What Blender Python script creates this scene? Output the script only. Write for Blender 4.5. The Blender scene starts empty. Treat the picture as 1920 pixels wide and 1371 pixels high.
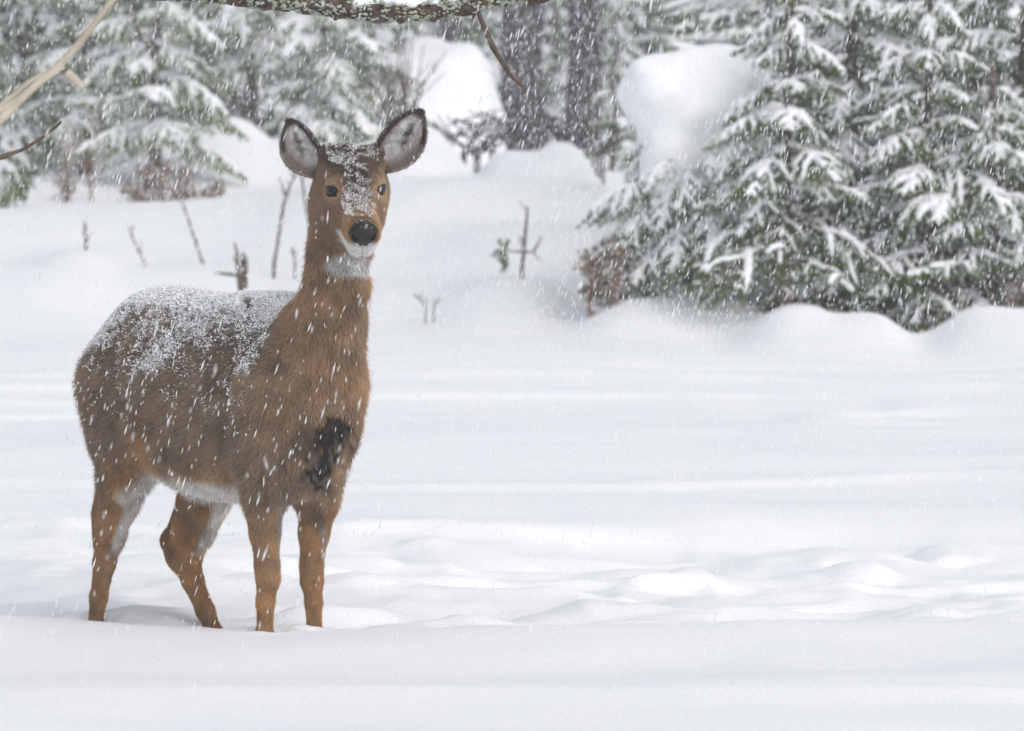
import bpy, math, random
import numpy as np

# ---------------------------------------------------------------- camera, sky, sun, exposure
scene = bpy.context.scene
COL = scene.collection
CAM_H, FPX, CX, CY = 1.4, 12000.0, 960.0, 685.5
PITCH = math.atan((CY - 60.0) / FPX)
cam_data = bpy.data.cameras.new('camera')
cam = bpy.data.objects.new('camera', cam_data)
COL.objects.link(cam)
cam.location = (0, 0, CAM_H)
cam.rotation_euler = (math.radians(90) - PITCH, 0, 0)
cam_data.sensor_width = 36
cam_data.lens = FPX / 1920 * 36
cam_data.clip_start, cam_data.clip_end = 0.5, 2000
cam_data.dof.use_dof = True
cam_data.dof.focus_distance = 14.85
cam_data.dof.aperture_fstop = 9.5
scene.camera = cam

SUN_EL, SUN_AZ = math.radians(42), math.radians(145)
world = bpy.data.worlds.new('World')
scene.world = world
world.use_nodes = True
wn = world.node_tree
wn.nodes.clear()
w_out = wn.nodes.new('ShaderNodeOutputWorld')
w_bg = wn.nodes.new('ShaderNodeBackground')
w_sky = wn.nodes.new('ShaderNodeTexSky')
w_hsv = wn.nodes.new('ShaderNodeHueSaturation')
w_sky.sky_type = 'NISHITA'
w_sky.sun_disc = False
w_sky.sun_elevation = SUN_EL
w_sky.sun_rotation = SUN_AZ
w_sky.air_density, w_sky.dust_density, w_sky.ozone_density = 1.0, 2.0, 1.0
w_hsv.inputs['Saturation'].default_value = 0.33          # cloud cover greys the blue
w_bg.inputs['Strength'].default_value = 0.15
wn.links.new(w_sky.outputs[0], w_hsv.inputs['Color'])
wn.links.new(w_hsv.outputs[0], w_bg.inputs['Color'])
wn.links.new(w_bg.outputs[0], w_out.inputs['Surface'])

sun_data = bpy.data.lights.new('sun', 'SUN')
sun_data.energy = 1.2
sun_data.angle = math.radians(80)
sun_data.color = (1.0, 0.97, 0.93)
sun = bpy.data.objects.new('sun', sun_data)
COL.objects.link(sun)
# the Nishita sun stands at (sin az, cos az); the lamp shines from there
sd = (math.sin(SUN_AZ) * math.cos(SUN_EL), math.cos(SUN_AZ) * math.cos(SUN_EL), math.sin(SUN_EL))
from mathutils import Vector
sun.rotation_euler = Vector(sd).to_track_quat('Z', 'Y').to_euler()
scene.view_settings.view_transform = 'Standard'
scene.view_settings.look = 'None'
scene.view_settings.exposure = 0.07
scene.view_settings.gamma = 1
scene.view_settings.use_curve_mapping = False
scene.cycles.max_bounces = 10
scene.cycles.diffuse_bounces = 6
scene.cycles.glossy_bounces = 2
scene.cycles.volume_bounces = 1
scene.cycles.volume_step_rate = 4
scene.cycles_curves.shape = 'RIBBONS'

rng = np.random.default_rng(7)
random.seed(7)

# ---------------------------------------------------------------- helpers
CP, SP = math.cos(PITCH), math.sin(PITCH)

def ray(px, py):
    u, v = (px - CX) / FPX, -(py - CY) / FPX
    return np.array([u, CP + v * SP, -SP + v * CP])

def at(px, py, Y):
    """world point seen at a pixel of the photograph, at depth Y"""
    d = ray(px, py)
    return np.array([0, 0, CAM_H]) + d * (Y / d[1])

def to_px(P):
    P = np.asarray(P, float)
    x, y, z = P[..., 0], P[..., 1], P[..., 2] - CAM_H
    f = y * CP - z * SP
    v = y * SP + z * CP
    return CX + FPX * x / f, CY - FPX * v / f

def hash01(ix, iy, iz, seed):
    h = (ix.astype(np.int64) * 374761393 + iy.astype(np.int64) * 668265263 + iz.astype(np.int64) * 2147483647 + seed * 974634541) & 0xFFFFFFFF
    h = ((h ^ (h >> 13)) * 1274126177) & 0xFFFFFFFF
    return ((h ^ (h >> 16)) & 0xFFFFFF) / float(0xFFFFFF)

def noise3(x, y, z, seed=0):
    """smooth value noise in -1..1"""
    x, y, z = np.broadcast_arrays(np.asarray(x, float), np.asarray(y, float), np.asarray(z, float))
    xi, yi, zi = np.floor(x), np.floor(y), np.floor(z)
    fx, fy, fz = x - xi, y - yi, z - zi
    fx, fy, fz = (f * f * f * (f * (f * 6 - 15) + 10) for f in (fx, fy, fz))
    r = 0
    for dx in (0, 1):
        for dy in (0, 1):
            for dz in (0, 1):
                w = (fx if dx else 1 - fx) * (fy if dy else 1 - fy) * (fz if dz else 1 - fz)
                r = r + w * hash01(xi + dx, yi + dy, zi + dz, seed)
    return r * 2 - 1

def noise2(x, y, seed=0):
    x, y = np.broadcast_arrays(np.asarray(x, float), np.asarray(y, float))
    xi, yi = np.floor(x), np.floor(y)
    fx, fy = x - xi, y - yi
    fx, fy = (f * f * f * (f * (f * 6 - 15) + 10) for f in (fx, fy))
    r = 0
    for dx in (0, 1):
        for dy in (0, 1):
            w = (fx if dx else 1 - fx) * (fy if dy else 1 - fy)
            r = r + w * hash01(xi + dx, yi + dy, xi * 0, seed)
    return r * 2 - 1

def fbm2(x, y, seed=0, octv=3):
    r, a = 0, 1.0
    for o in range(octv):
        r = r + a * noise2(x * 2 ** o, y * 2 ** o, seed + o * 17)
        a *= 0.5
    return r

def smoothstep(a, b, x):
    t = np.clip((x - a) / (b - a), 0, 1)
    return t * t * (3 - 2 * t)

def unit(v):
    return v / np.maximum(np.linalg.norm(v, axis=-1, keepdims=True), 1e-9)

def mesh_np(name, V, F, mats=(), smooth=False, fmat=None):
    """mesh from numpy arrays; F is one (n,k) array or a list of such arrays"""
    Fs = [np.asarray(f, np.int32) for f in (F if isinstance(F, list) else [F]) if len(f)]
    me = bpy.data.meshes.new(name)
    V = np.asarray(V, np.float32)
    me.vertices.add(len(V))
    me.vertices.foreach_set('co', V.ravel())
    if Fs:
        loops = np.concatenate([f.ravel() for f in Fs])
        tot = np.concatenate([np.full(len(f), f.shape[1], np.int32) for f in Fs])
        start = np.concatenate([[0], np.cumsum(tot)[:-1]]).astype(np.int32)
        me.loops.add(len(loops))
        me.loops.foreach_set('vertex_index', loops)
        me.polygons.add(len(tot))
        me.polygons.foreach_set('loop_start', start)
        me.polygons.foreach_set('loop_total', tot)
        if fmat is not None:
            me.polygons.foreach_set('material_index', np.asarray(fmat, np.int32))
        me.polygons.foreach_set('use_smooth', np.full(len(tot), smooth, bool))
    for m in mats:
        me.materials.append(m)
    me.update(calc_edges=True)
    me.validate()
    return me

def obj(name, me, parent=None, loc=None, kind=None):
    o = bpy.data.objects.new(name, me)
    COL.objects.link(o)
    if parent is not None:
        o.parent = parent
    if loc is not None:
        o.location = [float(c) for c in loc]
    if kind:
        o['kind'] = kind
    return o

def tag(o, label, cat, group=None):
    o['label'], o['category'] = label, cat
    if group:
        o['group'] = group
    return o

def thing(name, label, cat, loc=(0, 0, 0), rz=0.0, group=None):
    o = obj(name, None, None, loc)
    o.rotation_euler = (0, 0, rz)
    return tag(o, label, cat, group)

class Geo:
    """collects triangles, quads and tubes for ONE mesh"""
    def __init__(self):
        self.V, self.T, self.Q, self.n = [], [], [], 0
    def add(self, V, T=None, Q=None):
        V = np.asarray(V, float).reshape(-1, 3)
        if T is not None and len(T):
            self.T.append(np.asarray(T, int) + self.n)
        if Q is not None and len(Q):
            self.Q.append(np.asarray(Q, int) + self.n)
        self.V.append(V)
        self.n += len(V)
    def tube(self, pts, rad, k=6, rough=0.0, seed=0):
        pts = np.asarray(pts, float)
        n = len(pts)
        rad = np.broadcast_to(np.asarray(rad, float), (n,))
        d = unit(np.gradient(pts, axis=0))
        ref = np.array([0, 0, 1.0]) if abs(d[:, 2]).mean() < 0.8 else np.array([1.0, 0, 0])
        a = unit(np.cross(d, ref))
        b = np.cross(d, a)
        th = np.arange(k) * 2 * math.pi / k
        ring = pts[:, None, :] + rad[:, None, None] * (np.cos(th)[None, :, None] * a[:, None, :] + np.sin(th)[None, :, None] * b[:, None, :])
        if rough:
            nz = noise3(ring[..., 0] / rough, ring[..., 1] / rough, ring[..., 2] / rough, seed)
            ring = ring + (ring - pts[:, None, :]) * (0.25 * nz)[..., None]
        V = np.vstack([ring.reshape(-1, 3), pts[:1], pts[-1:]])
        i, j = np.meshgrid(np.arange(n - 1), np.arange(k), indexing='ij')
        j2 = (j + 1) % k
        Q = np.stack([i * k + j, i * k + j2, (i + 1) * k + j2, (i + 1) * k + j], -1).reshape(-1, 4)
        jj = np.arange(k)
        T = np.vstack([np.stack([np.full(k, n * k), (jj + 1) % k, jj], -1), np.stack([np.full(k, n * k + 1), (n - 1) * k + jj, (n - 1) * k + (jj + 1) % k], -1)])
        self.add(V, T, Q)
    def mesh(self, name, mats, smooth=False):
        V = np.vstack(self.V)
        F = []
        if self.T: F.append(np.vstack(self.T))
        if self.Q: F.append(np.vstack(self.Q))
        return mesh_np(name, V, F, mats, smooth)

def surface_nets(D, origin, h):
    """polygonise a signed distance grid (negative inside)"""
    S = D < 0
    c = [S[dx:S.shape[0] - 1 + dx, dy:S.shape[1] - 1 + dy, dz:S.shape[2] - 1 + dz] for dx in (0, 1) for dy in (0, 1) for dz in (0, 1)]
    cnt = sum(x.astype(np.uint8) for x in c)
    I = np.argwhere((cnt > 0) & (cnt < 8))
    acc, num = np.zeros((len(I), 3)), np.zeros(len(I))
    corners = np.array([(dx, dy, dz) for dx in (0, 1) for dy in (0, 1) for dz in (0, 1)])
    vals = [D[I[:, 0] + k[0], I[:, 1] + k[1], I[:, 2] + k[2]] for k in corners]
    for a in range(8):
        for b in range(a + 1, 8):
            if abs(corners[a] - corners[b]).sum() != 1:
                continue
            m = (vals[a] < 0) != (vals[b] < 0)
            t = vals[a][m] / (vals[a][m] - vals[b][m])
            acc[m] += corners[a] + t[:, None] * (corners[b] - corners[a])
            num[m] += 1
    V = (I + acc / num[:, None]) * h + np.asarray(origin)
    idx = np.full([s - 1 for s in D.shape], -1, np.int32)
    idx[I[:, 0], I[:, 1], I[:, 2]] = np.arange(len(I))
    Q = []
    for ax in range(3):
        o1, o2 = [(1, 2), (2, 0), (0, 1)][ax]
        sl0, sl1 = [slice(1, -1)] * 3, [slice(1, -1)] * 3
        sl0[ax], sl1[ax] = slice(0, -1), slice(1, None)
        s0, s1 = S[tuple(sl0)], S[tuple(sl1)]
        E = np.argwhere(s0 != s1)
        flip = s0[E[:, 0], E[:, 1], E[:, 2]]
        off = np.array([1, 1, 1]); off[ax] = 0
        E = E + off
        def cell(d1, d2):
            e = E.copy(); e[:, o1] -= d1; e[:, o2] -= d2
            return idx[e[:, 0], e[:, 1], e[:, 2]]
        q = np.stack([cell(1, 1), cell(0, 1), cell(0, 0), cell(1, 0)], -1)
        q[~flip] = q[~flip][:, ::-1]
        Q.append(q[(q >= 0).all(1)])
    return V, np.vstack(Q)

def smin(a, b, k):
    h = np.maximum(k - np.abs(a - b), 0) / k
    return np.minimum(a, b) - h * h * k * 0.25

def cap_d(P, a, b, ra, rb):
    a, b = np.asarray(a, float), np.asarray(b, float)
    d = b - a
    t = np.clip(((P - a) @ d) / max(d @ d, 1e-9), 0, 1)
    return np.linalg.norm(P - a - t[:, None] * d, axis=1) - (ra + t * (rb - ra))

def ell_d(P, c, r):
    q = (P - np.asarray(c)) / np.asarray(r)
    k0 = np.linalg.norm(q, axis=1)
    k1 = np.linalg.norm(q / np.asarray(r), axis=1)
    return k0 * (k0 - 1) / np.maximum(k1, 1e-6)

def sdf_mesh(f, lo, hi, h, coarse=4):
    """evaluate f near its surface only, then polygonise"""
    lo, hi = np.asarray(lo, float), np.asarray(hi, float)
    nc = np.ceil((hi - lo) / (h * coarse)).astype(int) + 1
    g = np.stack(np.meshgrid(*[lo[i] + np.arange(nc[i]) * h * coarse for i in range(3)], indexing='ij'), -1).reshape(-1, 3)
    Dc = f(g + h * (coarse - 1) / 2).reshape(nc)
    D = np.repeat(np.repeat(np.repeat(Dc, coarse, 0), coarse, 1), coarse, 2).astype(np.float32)
    A = np.argwhere(np.abs(D) < h * coarse * 2.0)
    for s in range(0, len(A), 400000):
        a = A[s:s + 400000]
        D[a[:, 0], a[:, 1], a[:, 2]] = f(lo + a * h)
    return surface_nets(D, lo, h)

def vnormals(V, Q):
    n = np.zeros_like(V)
    fn = np.cross(V[Q[:, 2]] - V[Q[:, 0]], V[Q[:, 3]] - V[Q[:, 1]])
    for k in range(4):
        np.add.at(n, Q[:, k], fn)
    return unit(n)

# ---------------------------------------------------------------- materials
def mat(name, color=(0.5, 0.5, 0.5), rough=0.8, spec=0.3):
    m = bpy.data.materials.new(name)
    m.use_nodes = True
    b = m.node_tree.nodes['Principled BSDF']
    b.inputs['Base Color'].default_value = (*color, 1)
    b.inputs['Roughness'].default_value = rough
    b.inputs['Specular IOR Level'].default_value = spec
    return m

def noisy(m, c1, c2, scale, detail=4, lo=0.35, hi=0.65, bump=0.0, bscale=None, dist=0.01):
    """colour varied by noise, with fine relief"""
    nt = m.node_tree
    b = nt.nodes['Principled BSDF']
    tc = nt.nodes.new('ShaderNodeTexCoord')
    no = nt.nodes.new('ShaderNodeTexNoise')
    no.inputs['Scale'].default_value = scale
    no.inputs['Detail'].default_value = detail
    cr = nt.nodes.new('ShaderNodeValToRGB')
    cr.color_ramp.elements[0].position, cr.color_ramp.elements[1].position = lo, hi
    cr.color_ramp.elements[0].color, cr.color_ramp.elements[1].color = (*c1, 1), (*c2, 1)
    nt.links.new(tc.outputs['Object'], no.inputs['Vector'])
    nt.links.new(no.outputs['Fac'], cr.inputs['Fac'])
    nt.links.new(cr.outputs[0], b.inputs['Base Color'])
    if bump:
        n2 = nt.nodes.new('ShaderNodeTexNoise')
        n2.inputs['Scale'].default_value = bscale or scale
        n2.inputs['Detail'].default_value = 5
        bp = nt.nodes.new('ShaderNodeBump')
        bp.inputs['Strength'].default_value = bump
        bp.inputs['Distance'].default_value = dist
        nt.links.new(tc.outputs['Object'], n2.inputs['Vector'])
        nt.links.new(n2.outputs['Fac'], bp.inputs['Height'])
        nt.links.new(bp.outputs[0], b.inputs['Normal'])
    return m

def attr_color(m, attr):
    nt = m.node_tree
    a = nt.nodes.new('ShaderNodeAttribute')
    a.attribute_name = attr
    nt.links.new(a.outputs['Color'], nt.nodes['Principled BSDF'].inputs['Base Color'])
    return m

M_SNOW = noisy(mat('ground_snow', rough=0.75, spec=0.15), (0.88, 0.89, 0.91), (0.92, 0.925, 0.94), 3.0, bump=0.55, bscale=70.0, dist=0.006)
M_BSNOW = noisy(mat('bough_snow', rough=0.8, spec=0.1), (0.88, 0.89, 0.91), (0.93, 0.935, 0.95), 20.0, bump=0.4, bscale=90.0, dist=0.004)
M_FLAKE = mat('snowflake', (0.93, 0.94, 0.95), 0.8, 0.1)
_nt = M_FLAKE.node_tree                                  # loose ice crystals let light through
_tr, _mx = _nt.nodes.new('ShaderNodeBsdfTranslucent'), _nt.nodes.new('ShaderNodeMixShader')
_tr.inputs['Color'].default_value = (0.95, 0.955, 0.96, 1)
_nt.links.new(_nt.nodes['Principled BSDF'].outputs[0], _mx.inputs[1])
_nt.links.new(_tr.outputs[0], _mx.inputs[2])
_nt.links.new(_mx.outputs[0], _nt.nodes['Material Output'].inputs['Surface'])
M_NEEDLE = noisy(mat('fir_needles', rough=0.55, spec=0.3), (0.034, 0.066, 0.012), (0.13, 0.20, 0.036), 9.0, lo=0.3, hi=0.7)
M_NEEDLE2 = noisy(mat('yellow_green_needles', rough=0.55, spec=0.3), (0.07, 0.12, 0.018), (0.21, 0.28, 0.05), 7.0, lo=0.3, hi=0.7)
M_TWIG = noisy(mat('twig_bark', rough=0.9), (0.06, 0.042, 0.032), (0.15, 0.11, 0.085), 40.0)
M_BARK = noisy(mat('spruce_bark', rough=0.95), (0.035, 0.028, 0.024), (0.12, 0.085, 0.065), 25.0, bump=0.8, bscale=30.0)
M_FARBARK = noisy(mat('dark_trunk_bark', rough=0.95), (0.014, 0.013, 0.013), (0.045, 0.040, 0.037), 9.0, bump=1.0, bscale=18.0, dist=0.03)
M_DEAD = noisy(mat('dead_leaf', rough=0.9), (0.13, 0.078, 0.055), (0.34, 0.235, 0.175), 30.0)
M_RUST = noisy(mat('rusty_twig', rough=0.9), (0.13, 0.06, 0.035), (0.28, 0.14, 0.08), 30.0)
M_STALK = noisy(mat('pale_stalk', rough=0.85), (0.38, 0.33, 0.26), (0.60, 0.53, 0.43), 14.0)

# ---------------------------------------------------------------- snow ground
# drifts: photograph column and row of the top, depth, half width in photo pixels at that depth, half depth in metres
DRIFTS = [(-60, 398, 35, 260, 2.2), (290, 386, 35.5, 240, 2.2), (520, 372, 36, 150, 2.2), (640, 375, 35, 130, 2.2),
          (410, 216, 39.5, 92, 1.2), (350, 262, 39.2, 90, 1.2), (60, 280, 40.0, 110, 1.2), (480, 262, 40, 90, 1.2), (600, 268, 40, 120, 1.2),
          (790, 236, 36, 70, 1.3), (720, 262, 36.5, 90, 1.3), (1050, 266, 35, 72, 1.2), (960, 282, 35, 70, 1.2), (880, 335, 34, 200, 1.5), (1090, 350, 34, 70, 1.3),
          (1000, 420, 32.5, 170, 1.4), (960, 522, 30.5, 95, 0.8), (800, 68, 45, 95, 1.3), (868, 80, 45.0, 52, 1.0), (735, 96, 45, 75, 1.2),
          (150, 468, 32, 80, 1.2), (40, 500, 31.5, 120, 1.1), (330, 500, 32, 120, 1.2), (500, 486, 32.5, 130, 1.2), (690, 520, 31.5, 120, 1.2),
          (1200, 562, 29.5, 80, 0.7), (1385, 528, 30.0, 70, 0.6), (1320, 548, 29.8, 80, 0.7), (1500, 573, 28.5, 75, 0.7), (1620, 590, 28.4, 60, 0.7), (1860, 582, 28.2, 85, 0.7), (1960, 585, 28.2, 80, 0.7),
          (1450, 500, 36, 300, 1.2), (1250, 470, 35.5, 130, 1.2), (1800, 520, 36, 260, 1.2)]
DR = []
for px, py, Y, hw, hy in DRIFTS:
    p = at(px, py, Y)
    DR.append((p[0], Y, p[2], hw * Y / FPX * 1.25, hy))
g2 = np.random.default_rng(21)
HUMPS = []
for i in range(90):
    hx = g2.uniform(-2.2, 2.6)
    hy = g2.uniform(15.25, 17.6)
    r = g2.uniform(0.10, 0.26)
    hh = g2.uniform(0.012, 0.04) * (1.0 if hx > 0.0 else 0.75)
    HUMPS.append((hx, hy, r, r * g2.uniform(0.8, 1.6), hh))
# trodden lumps seen along the track, by photo column and row of their tops
for px, py, Y, r, hh in [(905, 1118, 15.35, 0.15, 0.10), (1000, 1112, 15.4, 0.13, 0.09), (1090, 1142, 15.2, 0.08, 0.06), (1270, 1098, 15.4, 0.17, 0.11), (1200, 1160, 15.15, 0.10, 0.06), (1370, 1140, 15.25, 0.10, 0.08),
                         (1620, 1090, 15.6, 0.18, 0.10), (1530, 1170, 15.1, 0.07, 0.055), (1800, 1100, 15.6, 0.22, 0.09), (1050, 1015, 16.9, 0.22, 0.08), (1230, 1025, 16.9, 0.2, 0.07), (700, 1175, 15.15, 0.09, 0.045),
                         (275, 1122, 15.95, 0.14, 0.06), (60, 1120, 15.9, 0.13, 0.06), (310, 1145, 15.7, 0.08, 0.05), (60, 985, 17.6, 0.3, 0.08)]:
    HUMPS.append(((px - CX) / FPX * Y, Y, r, r * 1.2, hh * 0.28))

FEET = [(-0.575, 14.93), (-0.463, 15.04), (-1.018, 15.60), (-0.71, 15.46)]      # where the deer's legs go into the snow

def ground_z(X, Y):
    X, Y = np.broadcast_arrays(np.asarray(X, float), np.asarray(Y, float))
    z = 0.50 * smoothstep(30.5, 40, Y + 0.6 * noise2(X * 0.3, Y * 0.3, 5))
    z = z + 0.10 * fbm2(X * 0.35, Y * 0.35, 11, 2) * smoothstep(29, 34, Y)
    z = z + smoothstep(60, 120, Y) * 3.0 * (0.5 + 0.5 * noise2(X * 0.02, Y * 0.02, 3))
    for (mx, my, mz, wx, wy) in DR:
        m = (np.abs(X - mx) < wx * 2.4) & (np.abs(Y - my) < wy * 2.6)
        if not m.any():
            continue
        u = np.abs(X[m] - mx) / wx
        v = np.abs(Y[m] - my) / wy
        q = np.exp(-(u ** 2.6) * 0.9 - (v ** 2) * 0.9)
        base = z[m]
        k = 0.10
        zz = base * (1 - q) + np.maximum(mz, base) * q
        z = z.copy(); z[m] = zz
    # open snow: wind ripples drawn out sideways
    wx = X * 0.22 + 0.25 * noise2(X * 0.3, Y * 0.5, 31)
    near = smoothstep(10, 13, Y) * (1 - smoothstep(27, 31, Y))
    rip = 0.016 * noise2(wx, Y * 0.55, 41) + 0.010 * noise2(wx * 1.6, Y * 1.2, 43)
    rid = 1 - np.abs(noise2(X * 0.42, Y * 1.15 + 0.35 * noise2(X * 0.5, Y * 0.4, 45), 47))
    rip = rip + 0.010 * smoothstep(0.80, 1.0, rid) + 0.004 * noise2(X * 1.1, Y * 3.1, 49)
    ph = Y * 0.85 + 0.9 * noise2(X * 0.16, Y * 0.22, 61) + 0.25 * noise2(X * 0.6, Y * 0.4, 62)
    fr_ = ph - np.floor(ph)
    saw = np.where(fr_ < 0.86, fr_ / 0.86, (1 - fr_) / 0.14)
    rip = rip + 0.011 * smoothstep(0, 1, saw) * np.clip(0.35 + 0.9 * noise2(X * 0.28, np.floor(ph) * 3.7, 63), 0, 1)
    calm = 1 - np.exp(-((X + 0.62) / 0.55) ** 2 - ((Y - 14.9) / 0.7) ** 2)
    z = z + calm * rip * near * np.where(Y > 17.9, 2.2, 2.3)
    # the trodden track the deer stands in
    lip = 14.86 + 0.14 * noise2(X * 0.8, Y * 0, 51) + 0.05 * noise2(X * 2.6, Y * 0, 52) + 0.04 * np.clip(X, -1, 1.5)
    t = smoothstep(lip, lip + 0.45 + 0.2 * noise2(X * 1.1, Y * 0, 54), Y) * (1 - smoothstep(17.0, 18.1, Y + 0.25 * noise2(X * 0.8, Y * 0, 53)))
    depth = 0.045 + 0.045 * smoothstep(-0.5, 0.2, X)
    z = z - depth * t + 0.018 * fbm2(X * 2.2, Y * 2.2, 55, 3) * t
    for fx_, fy_ in FEET:
        m = (np.abs(X - fx_) < 0.3) & (np.abs(Y - fy_) < 0.3)
        if m.any():
            d = np.hypot(X[m] - fx_, Y[m] - fy_)
            z[m] = z[m] + 0.009 * np.exp(-((d - 0.075) / 0.03) ** 2) * (0.6 + 0.7 * noise2(X[m] * 22, Y[m] * 22, 67)) - 0.03 * np.exp(-(d / 0.04) ** 2)
    hum = np.zeros_like(z)
    for hx, hy, rx, ry, hh in HUMPS:
        m = (np.abs(X - hx) < rx) & (np.abs(Y - hy) < ry)
        if not m.any():
            continue
        d2 = ((X[m] - hx) / rx) ** 2 + ((Y[m] - hy) / ry) ** 2
        d2 = d2 * (1 + 0.45 * noise2(X[m] * 9 + hx * 31, Y[m] * 9, 58))
        hum[m] = np.maximum(hum[m], hh * np.clip(1 - d2, 0, 1) ** 0.85 * (1 + 0.25 * noise2(X[m] * 7, Y[m] * 7, 59)))
    z = z + hum * np.clip(t * 1.3, 0, 1)
    rg = 1 - np.abs(noise2(X * 1.25 + 0.4 * noise2(X * 2, Y * 2, 64), Y * 1.5, 65))
    rg2 = 1 - np.abs(noise2(X * 2.9, Y * 3.3, 66))
    z = z + t * (0.026 * rg ** 2.5 + 0.013 * rg2 ** 3 - 0.014)
    z = z + calm * 0.010 * np.exp(-((Y - lip + 0.10) / 0.16) ** 2) * (0.2 + 0.9 * noise2(X * 1.6, Y * 0, 57))
    return z

def gz(x, y):
    return float(ground_z(np.array([float(x)]), np.array([float(y)]))[0])

def axis(*segs):
    a = [np.linspace(s, e, n, endpoint=False) for s, e, n in segs]
    return np.concatenate(a)
far_x = 6 * (1.28 ** np.arange(1, 19))
xs = np.concatenate([-far_x[::-1], axis((-6, -1.7, 86), (-1.7, 1.9, 170), (1.9, 6, 82)), [6.0], far_x])
ys = np.concatenate([-400 * 0.5 ** np.arange(0, 7), [0, 4, 8, 10.5, 11.6], axis((12.2, 14.6, 100), (14.6, 17.9, 190), (17.9, 28, 210), (28, 46, 300)), 46 * (1.18 ** np.arange(0, 15))])
GX, GY = np.meshgrid(xs, ys, indexing='ij')
GZ = ground_z(GX, GY)
nx, ny = GX.shape
ii, jj = np.meshgrid(np.arange(nx - 1), np.arange(ny - 1), indexing='ij')
Q = np.stack([ii * ny + jj, (ii + 1) * ny + jj, (ii + 1) * ny + jj + 1, ii * ny + jj + 1], -1).reshape(-1, 4)
ground = obj('ground', mesh_np('ground', np.stack([GX, GY, GZ], -1).reshape(-1, 3), Q, [M_SNOW], True), kind='structure')

# ---------------------------------------------------------------- fir and spruce trees
def needle_tris(G, a, b, dens, ln, wd, r):
    """needles all round a twig from a to b"""
    L = np.linalg.norm(b - a)
    n = max(int(dens * L), 3)
    t = (np.arange(n) + r.random(n)) / n
    d = unit(b - a)
    u = unit(np.cross(d, [0.3, 0.2, 1.0]))
    v = np.cross(d, u)
    th = r.random(n) * 2 * math.pi
    side = np.cos(th)[:, None] * u + np.sin(th)[:, None] * v
    root = a + t[:, None] * (b - a)
    tip = root + (side * 0.8 + d * 0.62) * (ln * r.uniform(0.7, 1.15, n))[:, None]
    w = unit(np.cross(tip - root, r.normal(size=(n, 3)))) * wd * 0.5
    V = np.stack([root - w, root + w, tip], 1).reshape(-1, 3)
    G.add(V, np.arange(3 * n).reshape(-1, 3))

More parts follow.
